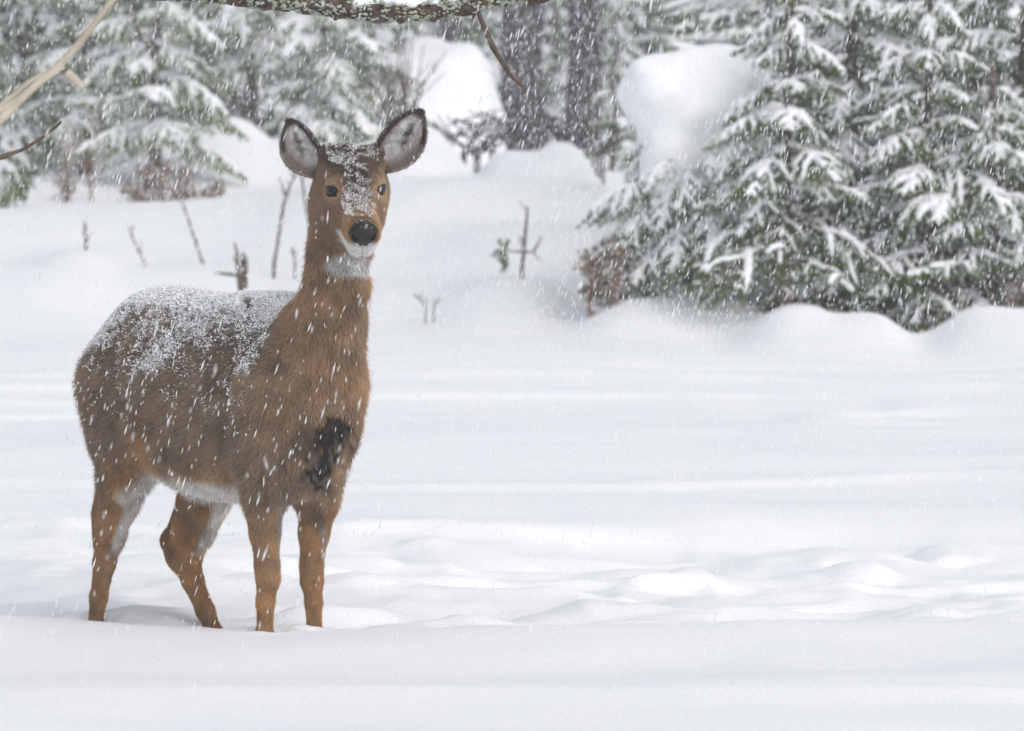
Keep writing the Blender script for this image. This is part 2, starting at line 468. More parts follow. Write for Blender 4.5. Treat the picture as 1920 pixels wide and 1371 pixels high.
def bough_proto(seed, droop=0.28, sub=2, dens=260, snowy=1.0, nmat=M_NEEDLE, bare=0.15, hang=0.22):
    """one fir bough of unit length along +x: wood, needles, the snow lying on it"""
    r = np.random.default_rng(seed)
    snowy *= 0.92
    wood, needles, caps = Geo(), Geo(), []
    xs_ = np.linspace(0, 1, 9)
    lift = r.uniform(-0.02, 0.10)
    side = r.uniform(-0.08, 0.08)
    axis_p = np.stack([xs_, side * np.sin(xs_ * 3) , lift * np.sin(xs_ * math.pi) - droop * xs_ ** 1.7], -1)
    wood.tube(axis_p, np.linspace(0.016, 0.004, 9), 5)
    P = lambda x: np.array([np.interp(x, xs_, axis_p[:, i]) for i in range(3)])
    for k in range(8):
        if xs_[k] >= bare * 0.8:
            needle_tris(needles, axis_p[k], axis_p[k + 1], dens, 0.050, 0.010, r)
        if r.random() < 0.9 * snowy and k > 0:
            rr = (0.032 - 0.012 * xs_[k]) * r.uniform(0.7, 1.3)
            caps.append((axis_p[k] + [0, 0, rr * 0.75], axis_p[k + 1] + [0, 0, rr * 0.75], rr, rr * 0.85))
    x = bare
    s = 1
    while x < 0.97:
        ln = (0.46 * (1 - x) ** 0.8 + 0.07) * r.uniform(0.75, 1.2)
        ang = math.radians(r.uniform(36, 58)) * s
        a = P(x)
        d = np.array([math.cos(ang), math.sin(ang), r.uniform(-0.28, 0.02) - hang])
        m = a + d * ln * 0.5
        b = a + d * ln + np.array([0, 0, -0.30 * ln * ln - 0.10 * ln])
        wood.tube([a, m, b], [0.006, 0.005, 0.003], 4)
        needle_tris(needles, a, m, dens, 0.052, 0.010, r)
        needle_tris(needles, m, b, dens, 0.048, 0.010, r)
        if r.random() < 0.80 * snowy:
            r0, r1 = 0.023 * r.uniform(0.6, 1.5), 0.013 * r.uniform(0.6, 1.2)
            e = m + (b - m) * r.uniform(0.4, 0.95)
            caps += [(a + [0, 0, r0 * 0.8], m + [0, 0, r0 * 0.7], r0, r0 * 0.9), (m + [0, 0, r0 * 0.7], e + [0, 0, r1 * 0.7], r0 * 0.9, r1)]
        for q in range(sub):
            f = 0.35 + 0.3 * q
            a2 = a + (b - a) * f if f > 0.5 else a + (m - a) * f * 2
            l2 = ln * 0.42 * r.uniform(0.6, 1.2) * (1 - 0.3 * q)
            for s2 in (-1, 1):
                an2 = ang + math.radians(r.uniform(35, 55)) * s2
                b2 = a2 + np.array([math.cos(an2), math.sin(an2), r.uniform(-0.5, -0.05) - hang]) * l2
                needle_tris(needles, a2, b2, dens * 0.9, 0.046, 0.009, r)
                if r.random() < 0.50 * snowy and l2 > 0.05:
                    r0 = 0.015 * r.uniform(0.6, 1.2)
                    caps.append((a2 + [0, 0, r0 * 0.7], a2 + (b2 - a2) * 0.8 + [0, 0, r0 * 0.5], r0, r0 * 0.6))
        x += r.uniform(0.045, 0.075)
        s = -s
    def f(Pn):
        D = np.full(len(Pn), 9.0)
        W = Pn + 0.006 * np.stack([noise3(Pn[:, 0] * 30, Pn[:, 1] * 30, Pn[:, 2] * 30, seed + i) for i in range(3)], -1)
        for a, b, ra, rb in caps:
            lo, hi = np.minimum(a, b) - 0.09, np.maximum(a, b) + 0.09
            m = ((W > lo) & (W < hi)).all(1)
            if m.any():
                q = W[m].copy()
                D[m] = smin(D[m], cap_d(q, a, b, ra, rb), 0.016)
        return D
    C = np.array([c[0] for c in caps] + [c[1] for c in caps])
    V, Qs = sdf_mesh(f, C.min(0) - 0.08, C.max(0) + 0.08, 0.0105, 3)
    return (wood.mesh('bough', [M_TWIG]), needles.mesh('needles', [nmat]), mesh_np('snow', V, Qs, [M_BSNOW], True))

PROTO = [bough_proto(100 + i, droop=0.22 + 0.05 * (i % 3), snowy=(1.0, 1.1, 0.8, 1.0, 0.9)[i]) for i in range(5)]
PROTO_LIGHT = [bough_proto(200 + i, droop=0.20 + 0.10 * i, snowy=0.95, nmat=M_NEEDLE2, dens=230) for i in range(3)]
PROTO_BARE = [bough_proto(300 + i, droop=0.35, snowy=0.25, dens=120, hang=0.2) for i in range(2)]

def trunk_mesh(h, r0, seed, m, k=9, lean=0.0, r1=0.02, rough=0.05):
    G = Geo()
    n = max(int(h / 0.12), 8)
    z = np.linspace(-0.4, h, n)
    G.tube(np.stack([lean * z / h + 0.02 * noise2(z * 1.2, z * 0, seed), 0.02 * noise2(z * 1.2, z * 0, seed + 5), z], -1), np.linspace(r0, r1, n), k, rough, seed)
    return G.mesh('trunk', [m], True)

BOUGHS = [0]
def conifer(name, label, X, Y, h, R, step, seed, protos=None, group=None, z0=0.12, tr=0.035, top_exp=0.9, per=5, bare_below=0.0, tmat=M_BARK, skip=None):
    protos = protos or PROTO
    r = np.random.default_rng(seed)
    zg = gz(X, Y)
    t = thing(name, label, 'tree', (X, Y, zg), 0, group)
    obj('trunk', trunk_mesh(h, tr, seed, tmat), t)
    z, az = z0, r.uniform(0, 6.28)
    while z < h * 0.985:
        n = per if z < h * 0.8 else 4
        for k in range(n):
            a = az + k * 2 * math.pi / n + r.uniform(-0.35, 0.35)
            L = R * (1 - z / h) ** top_exp * r.uniform(0.6, 1.22) + 0.08
            if skip and skip(a % (2 * math.pi), z):
                continue
            pr = PROTO_BARE if (z < bare_below) else protos
            w, nd, sn = pr[r.integers(len(pr))]
            b = obj('bough', w, t, (0, 0, z + r.uniform(-0.04, 0.04)))
            b.rotation_euler = (r.uniform(-0.25, 0.25), r.uniform(-0.32, 0.30) * (1 - 0.5 * z / h), a)
            s = L
            b.scale = (s, s, max(s, 0.35) * r.uniform(0.85, 1.2))
            obj('needles', nd, b)
            obj('snow', sn, b, kind='stuff')
            BOUGHS[0] += 1
        z += step * r.uniform(0.75, 1.25)
        az += 0.9
    return t

def wx(px, Y):
    return (px - CX) / FPX * Y

RG = 'snow laden young firs on the right'
conifer('fir_tree', 'tall snow laden fir with its trunk showing in the middle of the right thicket', wx(1600, 30.3), 30.3, 2.5, 0.95, 0.20, 1, group=RG, z0=0.30, bare_below=0.45, tr=0.04)
conifer('fir_tree', 'small dark fir with thin straight trunk under the snow pillow', wx(1292, 30.2), 30.2, 0.66, 0.40, 0.12, 2, group=RG, tr=0.022, bare_below=0.38, z0=0.25)
conifer('fir_tree', 'fir with a reddish trunk standing between the tall fir and the right edge', wx(1742, 29.4), 29.4, 1.9, 0.68, 0.19, 3, group=RG, tr=0.032, z0=0.22, bare_below=0.3, tmat=M_BARK)
conifer('fir_tree', 'broad snowy fir cut off by the right edge of the picture', wx(1915, 30.0), 30.0, 2.3, 0.95, 0.20, 4, group=RG, tr=0.04)
conifer('fir_tree', 'thin brown stemmed fir left of the tall fir trunk', wx(1475, 29.2), 29.2, 1.75, 0.58, 0.16, 5, group=RG, tr=0.022, z0=0.30, bare_below=0.45, tmat=M_BARK)
conifer('fir_tree', 'dark snow dusted fir rising behind the tall fir', wx(1700, 32.6), 32.6, 2.6, 1.1, 0.21, 6, z0=0.4, group=RG, tr=0.05)
conifer('fir_tree', 'bushy fir filling the gap behind the reddish trunk', wx(1830, 31.8), 31.8, 2.4, 1.05, 0.20, 7, group=RG, tr=0.045)
conifer('fir_tree', 'fir behind the snow pillow with long level boughs above it', wx(1450, 33.5), 33.5, 2.4, 0.95, 0.20, 8, z0=1.0, group=RG, tr=0.045, protos=PROTO + PROTO_LIGHT[:1])
conifer('fir_tree', 'low green fir drooping left of the snow pillow over the drift', wx(1205, 31.2), 30.8, 0.85, 0.36, 0.13, 9, group=RG, tr=0.02, z0=0.15)
conifer('fir_tree', 'low sapling fir at the foot of the tall fir', wx(1560, 29.4), 29.4, 0.55, 0.32, 0.10, 10, group=RG, tr=0.015)
conifer('fir_tree', 'young fir with spread snowy boughs in front of the right edge', wx(1860, 29.3), 29.3, 1.2, 0.55, 0.16, 11, group=RG, tr=0.025)
conifer('fir_tree', 'half hidden fir between the tall fir and the snow pillow', wx(1540, 31.6), 31.6, 2.2, 0.75, 0.21, 12, z0=0.45, group=RG, tr=0.035)
LG = 'blurred snowy firs on the left'
conifer('fir_tree', 'dark trunked snowy fir above the brown leaved bush', wx(288, 37.3), 37.3, 2.3, 0.58, 0.16, 21, PROTO_LIGHT + PROTO[:1], LG, tr=0.05, z0=0.32)
conifer('fir_tree', 'snow covered fir at the far left behind the pale stalks', wx(50, 39.3), 39.3, 2.5, 1.1, 0.19, 22, PROTO_LIGHT + PROTO[:2], LG, tr=0.045, z0=0.4)
conifer('fir_tree', 'yellow green fir under the left end of the hanging limb', wx(470, 41.5), 41.5, 2.6, 0.95, 0.19, 23, PROTO_LIGHT, LG, tr=0.05, z0=0.55)
conifer('fir_tree', 'small snow capped fir just behind the raised ears', wx(612, 40.5), 40.5, 1.6, 0.60, 0.14, 24, PROTO_LIGHT + PROTO[:1], LG, tr=0.03, z0=0.15)
conifer('fir_tree', 'fir with heavy snow between the dark trunked fir and the far left one', wx(165, 38.6), 38.6, 2.3, 0.52, 0.18, 25, PROTO_LIGHT + PROTO[:1], LG, tr=0.045, z0=0.4)
conifer('fir_tree', 'far fir behind the yellow green one', wx(390, 44.0), 44.0, 3.0, 1.1, 0.2, 26, PROTO, LG, tr=0.05, z0=0.7)
conifer('fir_tree', 'little snowy fir to the right of the second dark trunk', wx(1150, 43.5), 43.5, 0.62, 0.25, 0.14, 27, PROTO, LG, tr=0.03, z0=0.2)

conifer('fir_tree', 'snow heaped sapling glimpsed between the two dark trunks', wx(1041, 48), 48, 1.5, 0.36, 0.11, 28, [PROTO[1]], LG, tr=0.03, z0=0.1, per=6)
conifer('fir_tree', 'white snow heaped sapling right of the second dark trunk', wx(1158, 48.5), 48.5, 1.1, 0.34, 0.12, 29, [PROTO[1]], LG, tr=0.03, z0=0.1, per=6)

# dark trunks of the old trees
def old_tree(label, X, Y, h, r0, seed, group='old dark trunks in the forest behind'):
    r = np.random.default_rng(seed)
    t = thing('old_tree', label, 'tree', (X, Y, gz(X, Y) - 0.1), 0, group)
    G = Geo()
    n = 60
    z = np.linspace(-0.3, h, n)
    flare = 1 + 0.22 * np.exp(-np.maximum(z, 0) / 0.35)
    G.tube(np.stack([0.03 * noise2(z * 0.5, z * 0, seed), 0.03 * noise2(z * 0.5, z * 0, seed + 3), z], -1), r0 * flare * (1 - 0.55 * z / h), 18, 0.07, seed)
    obj('trunk', G.mesh('trunk', [M_FARBARK], True), t)
    for k in range(7):
        zz = r.uniform(0.8, h * 0.6) if k < 3 else r.uniform(h * 0.4, h * 0.95)
        a, L = r.uniform(0, 6.28), r.uniform(0.5, 1.4)
        B = Geo()
        B.tube([(0, 0, zz), (math.cos(a) * L * 0.5, math.sin(a) * L * 0.5, zz - 0.1 * L), (math.cos(a) * L, math.sin(a) * L, zz - 0.35 * L)], [0.03, 0.02, 0.008], 5)
        obj('branch', B.mesh('branch', [M_FARBARK]), t)
    for k in range(14):
        w, nd, sn = PROTO[r.integers(5)]
        b = obj('bough', w, t, (0, 0, r.uniform(h * 0.45, h)))
        b.rotation_euler = (0, r.uniform(-0.1, 0.25), r.uniform(0, 6.28))
        s = r.uniform(0.8, 1.5)
        b.scale = (s, s, s)
        obj('needles', nd, b); obj('snow', sn, b, kind='stuff')
    return t
old_tree('thick dark trunk standing right of the hanging twig', wx(984, 46), 46, 7.5, 0.165, 31)
old_tree('second dark trunk next to the thick one on its right', wx(1088, 47), 47, 7.2, 0.125, 32)
old_tree('dim brown trunk half lost in the snowfall behind the snow pillow', wx(1188, 55), 55, 8.0, 0.17, 33)
old_tree('grey trunk behind the small snow capped fir', wx(655, 54), 54, 8.0, 0.16, 34)
old_tree('dark trunk in the upper left corner', wx(35, 52), 52, 8.0, 0.2, 35)

# the forest beyond, one dim mass: trunks, bare brush, dark boughs, lumps of snow
fr = np.random.default_rng(77)
FW, FN, FS = Geo(), Geo(), Geo()
for k in range(340):
    Y = fr.uniform(52, 75); X = fr.uniform(-20, 20)
    h = fr.uniform(5, 9); r0 = fr.uniform(0.05, 0.17)
    zg = gz(X, Y)
    FW.tube([(X, Y, zg - 0.2), (X + fr.uniform(-.1, .1), Y, zg + h * .5), (X + fr.uniform(-.3, .3), Y, zg + h)], [r0, r0 * .8, r0 * .3], 6)
for k in range(6200):
    Y = fr.uniform(48, 70); X = fr.uniform(-18, 18)
    zg = gz(X, Y)
    z = zg + abs(fr.normal(0, 1.6)) 
    a = fr.uniform(0, 6.28); L = fr.uniform(0.25, 0.9)
    p0 = np.array([X, Y, z]); d = np.array([math.cos(a), math.sin(a), fr.uniform(-0.5, 0.35)])
    p1 = p0 + d * L
    FW.tube([p0, p1], [0.012, 0.006], 3)
    if fr.random() < 0.75:
        n = 26
        t = fr.random(n)
        root = p0 + t[:, None] * (p1 - p0)
        tip = root + fr.normal(size=(n, 3)) * [0.09, 0.09, 0.07] + d * 0.05
        w = unit(fr.normal(size=(n, 3))) * 0.022
        FN.add(np.stack([root - w, root + w, tip], 1).reshape(-1, 3), np.arange(3 * n).reshape(-1, 3))
    if fr.random() < 0.55:
        FS.tube([p0 + [0, 0, .03], (p0 + p1) / 2 + [0, 0, .05], p1 + [0, 0, .02]], [0.02, fr.uniform(.03, .09), 0.02], 5)
VV, FF, MI, base = [], [], [], 0
for k, G in enumerate((FW, FN, FS)):
    g = G.mesh('tmp', [])
    co = np.empty(len(g.vertices) * 3, np.float32); g.vertices.foreach_get('co', co)
    VV.append(co.reshape(-1, 3))
    for F in ([np.vstack(G.T)] if G.T else []) + ([np.vstack(G.Q)] if G.Q else []):
        FF.append(F + base); MI.append(np.full(len(F), k))
    base += len(g.vertices)
    bpy.data.meshes.remove(g)
forest = obj('distant_forest', mesh_np('distant_forest', np.vstack(VV), FF, [M_FARBARK, M_NEEDLE, M_BSNOW], False, np.concatenate(MI)), kind='stuff')
tag(forest, 'dim grey forest of trunks and brush beyond the firs', 'forest')

# ---------------------------------------------------------------- snow pillow on the bent fir
pp = lambda px, py, Y=29.7: at(px, py, Y)
pill = [(1222, 160, 48), (1290, 148, 55), (1352, 130, 44), (1395, 150, 46), (1212, 195, 42), (1265, 200, 50), (1330, 210, 60), (1390, 205, 50), (1262, 258, 44), (1340, 265, 48), (1256, 303, 36), (1310, 310, 36), (1360, 315, 34), (1246, 345, 28), (1300, 350, 26), (1400, 270, 36), (1355, 360, 22), (1425, 220, 38), (1400, 320, 30)]
pc = [(pp(a, b) + [0, 0.1 * ((i * 7) % 5 - 2) / 2, 0], r * 29.7 / FPX * 1.08) for i, (a, b, r) in enumerate(pill)]
def pillow_f(P):
    D = np.full(len(P), 9.0)
    W = P + 0.004 * np.stack([noise3(P[:, 0] * 16, P[:, 1] * 16, P[:, 2] * 16, 65 + i) for i in range(3)], -1) + 0.022 * np.stack([noise3(P[:, 0] * 7, P[:, 1] * 7, P[:, 2] * 7, 60 + i) for i in range(3)], -1)
    for c, r in pc:
        D = smin(D, ell_d(W, c, (r, r * 1.25, r * 0.92)), 0.15)
    for a, b, r0, r1 in [((1300, 290), (1235, 350), .07, .03), ((1330, 300), (1345, 340), .06, .03), ((1240, 300), (1205, 335), .05, .025), ((1395, 290), (1410, 335), .06, .025), ((1270, 330), (1262, 372), .05, .022)]:
        D = smin(D, cap_d(W, pp(*a), pp(*b), r0, r1), 0.06)
    return D
cs = np.array([c for c, r in pc])
V, Q = sdf_mesh(pillow_f, cs.min(0) - 0.4, cs.max(0) + 0.35, 0.02, 3)
c0 = np.array([wx(1315, 29.7), 29.7, gz(wx(1315, 29.7), 29.7)])
pil = thing('snow_covered_fir', 'big rounded pillow of snow on a bent fir left of the tall firs', 'stump', c0)
obj('snow', mesh_np('snow', V - c0, Q, [M_BSNOW], True), pil)
G = Geo()
G.tube([(0, 0.05, -0.2), (0.02, 0.05, 0.3), (0.03, 0.04, 0.65), (0.0, 0.02, 0.9)], [0.035, 0.03, 0.03, 0.02], 10, 0.08, 4)
obj('trunk', G.mesh('trunk', [M_BARK], True), pil)
for k, (px, py, a, s) in enumerate([(1250, 243, 3.3, .18), (1290, 350, 4.2, .35), (1350, 350, 5.0, .35), (1230, 335, 3.5, .36), (1390, 330, 5.6, .4), (1205, 345, 3.2, .34), (1330, 370, 4.7, .38), (1250, 365, 3.9, .42), (1430, 235, 4.0, .32), (1440, 200, 3.6, .3), (1250, 400, 3.6, .36), (1300, 410, 4.4, .4), (1370, 400, 5.2, .4), (1220, 420, 3.3, .3), (1420, 380, 5.6, .4), (1270, 450, 4.0, .36)]):
    w, nd, sn = PROTO[k % 5]
    b = obj('bough', w, pil, pp(px, py, 29.65) - c0)
    b.rotation_euler = (0, 0.35, a)
    b.scale = (s, s, s)
    obj('needles', nd, b); obj('snow', sn, b, kind='stuff')
for k, (px, py, a, s) in enumerate([(1262, 300, 3.9, .22), (1300, 322, 4.4, .26), (1345, 318, 5.0, .26), (1385, 300, 4.2, .30), (1235, 325, 3.6, .26), (1415, 255, 3.9, .32), (1405, 210, 3.5, .26), (1330, 285, 4.7, .18), (1420, 170, 3.4, .22)]):
    w, nd, sn = PROTO[(k * 2 + 1) % 5]
    b = obj('bough', w, pil, at(px, py, 29.35) - c0)
    b.rotation_euler = (0.1 * (k % 3 - 1), 0.45, a)
    b.scale = (s, s, s)
    obj('needles', nd, b); obj('snow', sn, b, kind='stuff')

# ---------------------------------------------------------------- the deer
DZ = -0.17                                      # hooves stand this far down in the snow
THETA = math.radians(57)
DO = np.array([(545 - CX) / FPX * 15.0, 15.0])
HV = np.array([math.cos(THETA), -math.sin(THETA)])
LV = np.array([math.sin(THETA), math.cos(THETA)])

def w2l(P):
    P = np.asarray(P, float)
    q = P[..., :2] - DO
    return np.stack([q @ HV, q @ LV, P[..., 2] - DZ], -1)

def l2w(P):
    P = np.asarray(P, float)
    return np.concatenate([DO + P[..., :1] * HV + P[..., 1:2] * LV, P[..., 2:] + DZ], -1)

def L(px, py, lat=0.0):
    """point of the deer's own space: seen at a photo pixel, at a sideways distance from its midline"""
    d = ray(px, py)
    C = np.array([0, 0, CAM_H])
    t = (lat + DO @ LV) / (d[:2] @ LV)
    return w2l(C + d * t)

PXM = 1 / 795.0
deer = thing('deer', 'brown white-tailed doe standing in deep snow and looking at the camera', 'deer', (DO[0], DO[1], DZ), math.atan2(HV[1], HV[0]))

# head frame
H_O = w2l(at(666, 347, 14.745))
yaw, pit = math.radians(8), math.radians(27)
f0 = np.array([math.sin(yaw), -math.cos(yaw), 0])
hF = f0 * math.cos(pit) + np.array([0, 0, -math.sin(pit)])
hL = np.array([math.cos(yaw), math.sin(yaw), 0.035]); hL = hL - hF * (hL @ hF); hL /= np.linalg.norm(hL)
hU = np.cross(hF, hL)
R_l = np.array([[HV[0], HV[1], 0], [LV[0], LV[1], 0], [0, 0, 1]])
hM = np.stack([R_l @ hF, R_l @ hL, R_l @ hU])   # rows: head axes in deer space
def l2h(P): return (P - H_O) @ hM.T
def h2l(P): return np.asarray(P, float) @ hM + H_O

TS = np.array([-0.80, -0.775, -0.72, -0.65, -0.55, -0.43, -0.30, -0.15, 0.0, 0.10, 0.17, 0.215, 0.235])
TT = np.array([0.62, 0.675, 0.725, 0.760, 0.773, 0.768, 0.760, 0.772, 0.775, 0.735, 0.67, 0.60, 0.55]) - DZ
TB = np.array([0.55, 0.49, 0.42, 0.37, 0.335, 0.305, 0.295, 0.295, 0.315, 0.345, 0.385, 0.44, 0.49]) - DZ
TW = np.array([0.04, 0.08, 0.118, 0.142, 0.156, 0.158, 0.150, 0.136, 0.118, 0.100, 0.078, 0.050, 0.022])
ss = np.linspace(TS[0], TS[-1], 300)
def sm(a):
    b = np.interp(ss, TS, a)
    k = np.exp(-np.linspace(-2, 2, 25) ** 2); k /= k.sum()
    return np.convolve(np.pad(b, 12, mode='edge'), k, 'valid')
sT, sB, sW = sm(TT), sm(TB), sm(TW)

def torso(P):
    s = np.clip(P[:, 0], ss[0], ss[-1])
    zt, zb, w = np.interp(s, ss, sT), np.interp(s, ss, sB), np.interp(s, ss, sW)
    c, a = (zt + zb) / 2, (zt - zb) / 2
    zz = (P[:, 2] - c) / a
    w = w * (1 - 0.16 * np.clip(zz, -1, 1))        # narrower along the spine
    e = 2.25
    q = (np.abs(P[:, 1] / w) ** e + np.abs(zz) ** e) ** (1 / e)
    d = (q - 1) * np.minimum(a, w)
    over = np.abs(P[:, 0] - s)
    return np.where(over > 0, np.hypot(np.maximum(d, 0), over) + np.minimum(d, 0) * 0.0, d)

def chain(P, D, pts, k, sq=1.0):
    for (a, ra), (b, rb) in zip(pts[:-1], pts[1:]):
        D = smin(D, cap_d(P, a, b, ra, rb), k)
    return D

def sym(f, l, u): return [(f, l, u), (f, -l, u)]
PX = lambda *a: L(*a)
FUR_T, FUR_L = 0.009, 0.006
LEGS = [
 [(PX(505, 745, -.085), .085), (PX(492, 860, -.085), .064), (PX(494, 940, -.085), .049), (PX(497, 1000, -.082), .038), (PX(501, 1060, -.08), .031), (PX(503, 1085, -.08), .030), (PX(498, 1128, -.08), .0235), (PX(496, 1190, -.08), .0220), (PX(496, 1240, -.08), .024), (PX(498, 1290, -.08), .022)],
 [(PX(598, 790, .07), .078), (PX(600, 870, .078), .062), (PX(597, 940, .085), .050), (PX(589, 1000, .085), .038), (PX(584, 1062, .085), .0295), (PX(585, 1088, .085), .0285), (PX(588, 1130, .085), .0225), (PX(590, 1195, .085), .0215), (PX(591, 1240, .085), .023), (PX(594, 1290, .085), .022)],
 [(PX(230, 720, -.065), .115), (PX(236, 820, -.075), .093), (PX(238, 880, -.085), .072), (PX(222, 945, -.09), .046), (PX(206, 995, -.09), .0375), (PX(196, 1055, -.09), .0295), (PX(185, 1120, -.09), .0235), (PX(178, 1180, -.09), .0215), (PX(175, 1230, -.09), .022), (PX(176, 1275, -.09), .021)],
 [(PX(365, 760, .06), .115), (PX(388, 880, .08), .075), (PX(388, 935, .09), .058), (PX(362, 995, .09), .051), (PX(344, 1040, .09), .041), (PX(362, 1090, .09), .0285), (PX(385, 1145, .09), .0245), (PX(404, 1190, .09), .0225), (PX(424, 1240, .09), .024), (PX(434, 1280, .09), .021)],
]
HOCKS = [(PX(196, 962, -.09), PX(200, 1010, -.09), .017, .016), (PX(322, 1014, .09), PX(346, 1040, .09), .016, .026)]
ACH = [PX(214, 900, -.085), PX(362, 935, .088)]
NECK = [(PX(592, 695, 0), .120), (PX(618, 610, 0), .080), (PX(631, 530, 0), .068), (PX(638, 455, 0), .066), (PX(640, 380, 0), .066), (PX(645, 330, 0), .058)]

EYE_E = np.array([.0235, .0480, .004])
EYE_N = unit(np.array([.74, .67, .02]))
EYE_D = unit(np.array([-.66, .74, -.40])); EYE_D = unit(EYE_D - EYE_N * (EYE_D @ EYE_N))
EYE_C = EYE_E + EYE_N * .021
def eye_dist(Q):
    A = Q.copy(); A[:, 1] = np.abs(A[:, 1])
    return cap_d(A, EYE_C - EYE_D * .0150, EYE_C + EYE_D * .0140, 0, 0)

def head_sdf(P):
    Q = l2h(P)
    A = Q.copy(); A[:, 1] = np.abs(A[:, 1]) / .95
    D = ell_d(A, (-.055, 0, -.010), (.086, .068, .058))
    D = smin(D, cap_d(A, (-.05, .014, .014), (.025, .008, .006), .048, .043), .03)
    D = smin(D, cap_d(A, (.02, 0, -.012), (.165, 0, -.026), .046, .031), .03)
    D = smin(D, cap_d(A, (-.03, .046, -.035), (.06, .030, -.042), .038, .030), .03)
    D = smin(D, cap_d(A, (-.06, .030, -.075), (.06, .018, -.066), .042, .030), .03)
    D = smin(D, cap_d(A, (.06, .012, -.066), (.152, .006, -.062), .028, .020), .025)
    D = smin(D, cap_d(A, (.13, .008, -.064), (.158, .006, -.066), .024, .021), .015)
    D = smin(D, cap_d(A, (.15, .014, -.034), (.178, .016, -.034), .028, .021), .02)
    D = smin(D, cap_d(A, (-.06, .046, .030), (-.075, .060, .046), .022, .016), .03)      # ear roots
    D = smin(D, ell_d(A, EYE_E - EYE_N * .001, (.0225, .0225, .0195)), .012)         # lids over the eyeball
    D = smin(D, cap_d(A, EYE_E + [-.012, .004, .022], EYE_E + [.016, -.006, .027], .010, .010), .016)
    D = -smin(-D, cap_d(np.stack([Q[:, 0], np.abs(Q[:, 1]), Q[:, 2]], -1), EYE_C - EYE_D * .0150, EYE_C + EYE_D * .0140, .0106, .0112), .004)
    return D

def deer_sdf(P):
    D = torso(P)
    Pn = P.copy(); Pn[:, 1] /= 0.92
    N = np.full(len(P), 9.0)
    N = chain(Pn, N, [(a * [1, 1 / 0.92, 1], r - .008) for a, r in NECK], .05)
    # leg roots: shoulder blades and haunches lie on the trunk
    D = smin(D, N, .075)
    for i, lg in enumerate(LEGS):
        X = np.full(len(P), 9.0)
        X = chain(P, X, [(a, r - (FUR_T if j < 3 else FUR_L)) for j, (a, r) in enumerate(lg)], .014)
        if i >= 2:
            a, b, ra, rb = HOCKS[i - 2]
            X = smin(X, cap_d(P, a, b, ra, rb), .04)
            X = smin(X, cap_d(P, a, ACH[i - 2], ra, .030), .04)
        D = smin(D, X, .052)
    D = smin(D, cap_d(P, L(560, 800, 0), L(558, 895, 0), .085, .030), .05)             # brisket between the forelegs
    D = smin(D, cap_d(P, L(240, 640, 0) * [1, 0, 1] + [-.0, 0, 0], np.array([-.80, 0, .60 - DZ]), .05, .025), .04)
    D = smin(D, cap_d(P, np.array([-.80, 0, .66 - DZ]), np.array([-.835, 0, .50 - DZ]), .022, .016), .03)   # tail held down
    hb = (np.abs(P - H_O) < 0.36).all(1)
    if hb.any():
        D[hb] = smin(D[hb], head_sdf(P[hb]), .045)
    return D

lo = np.array([-0.95, -0.30, -0.02]); hi = np.array([0.50, 0.40, 1.42])
DV, DQ = sdf_mesh(deer_sdf, lo, hi, 0.0042, 5)
DN = vnormals(DV, DQ)

# coat colours (linear albedo)
def lerp(c, d, t): return c + (np.asarray(d) - c) * np.clip(t, 0, 1)[:, None]
def blob(px, py, cx, cy, rx, ry, rot=0.0):
    c, s = math.cos(rot), math.sin(rot)
    dx, dy = px - cx, py - cy
    return np.exp(-(((dx * c + dy * s) / rx) ** 2 + ((-dx * s + dy * c) / ry) ** 2))

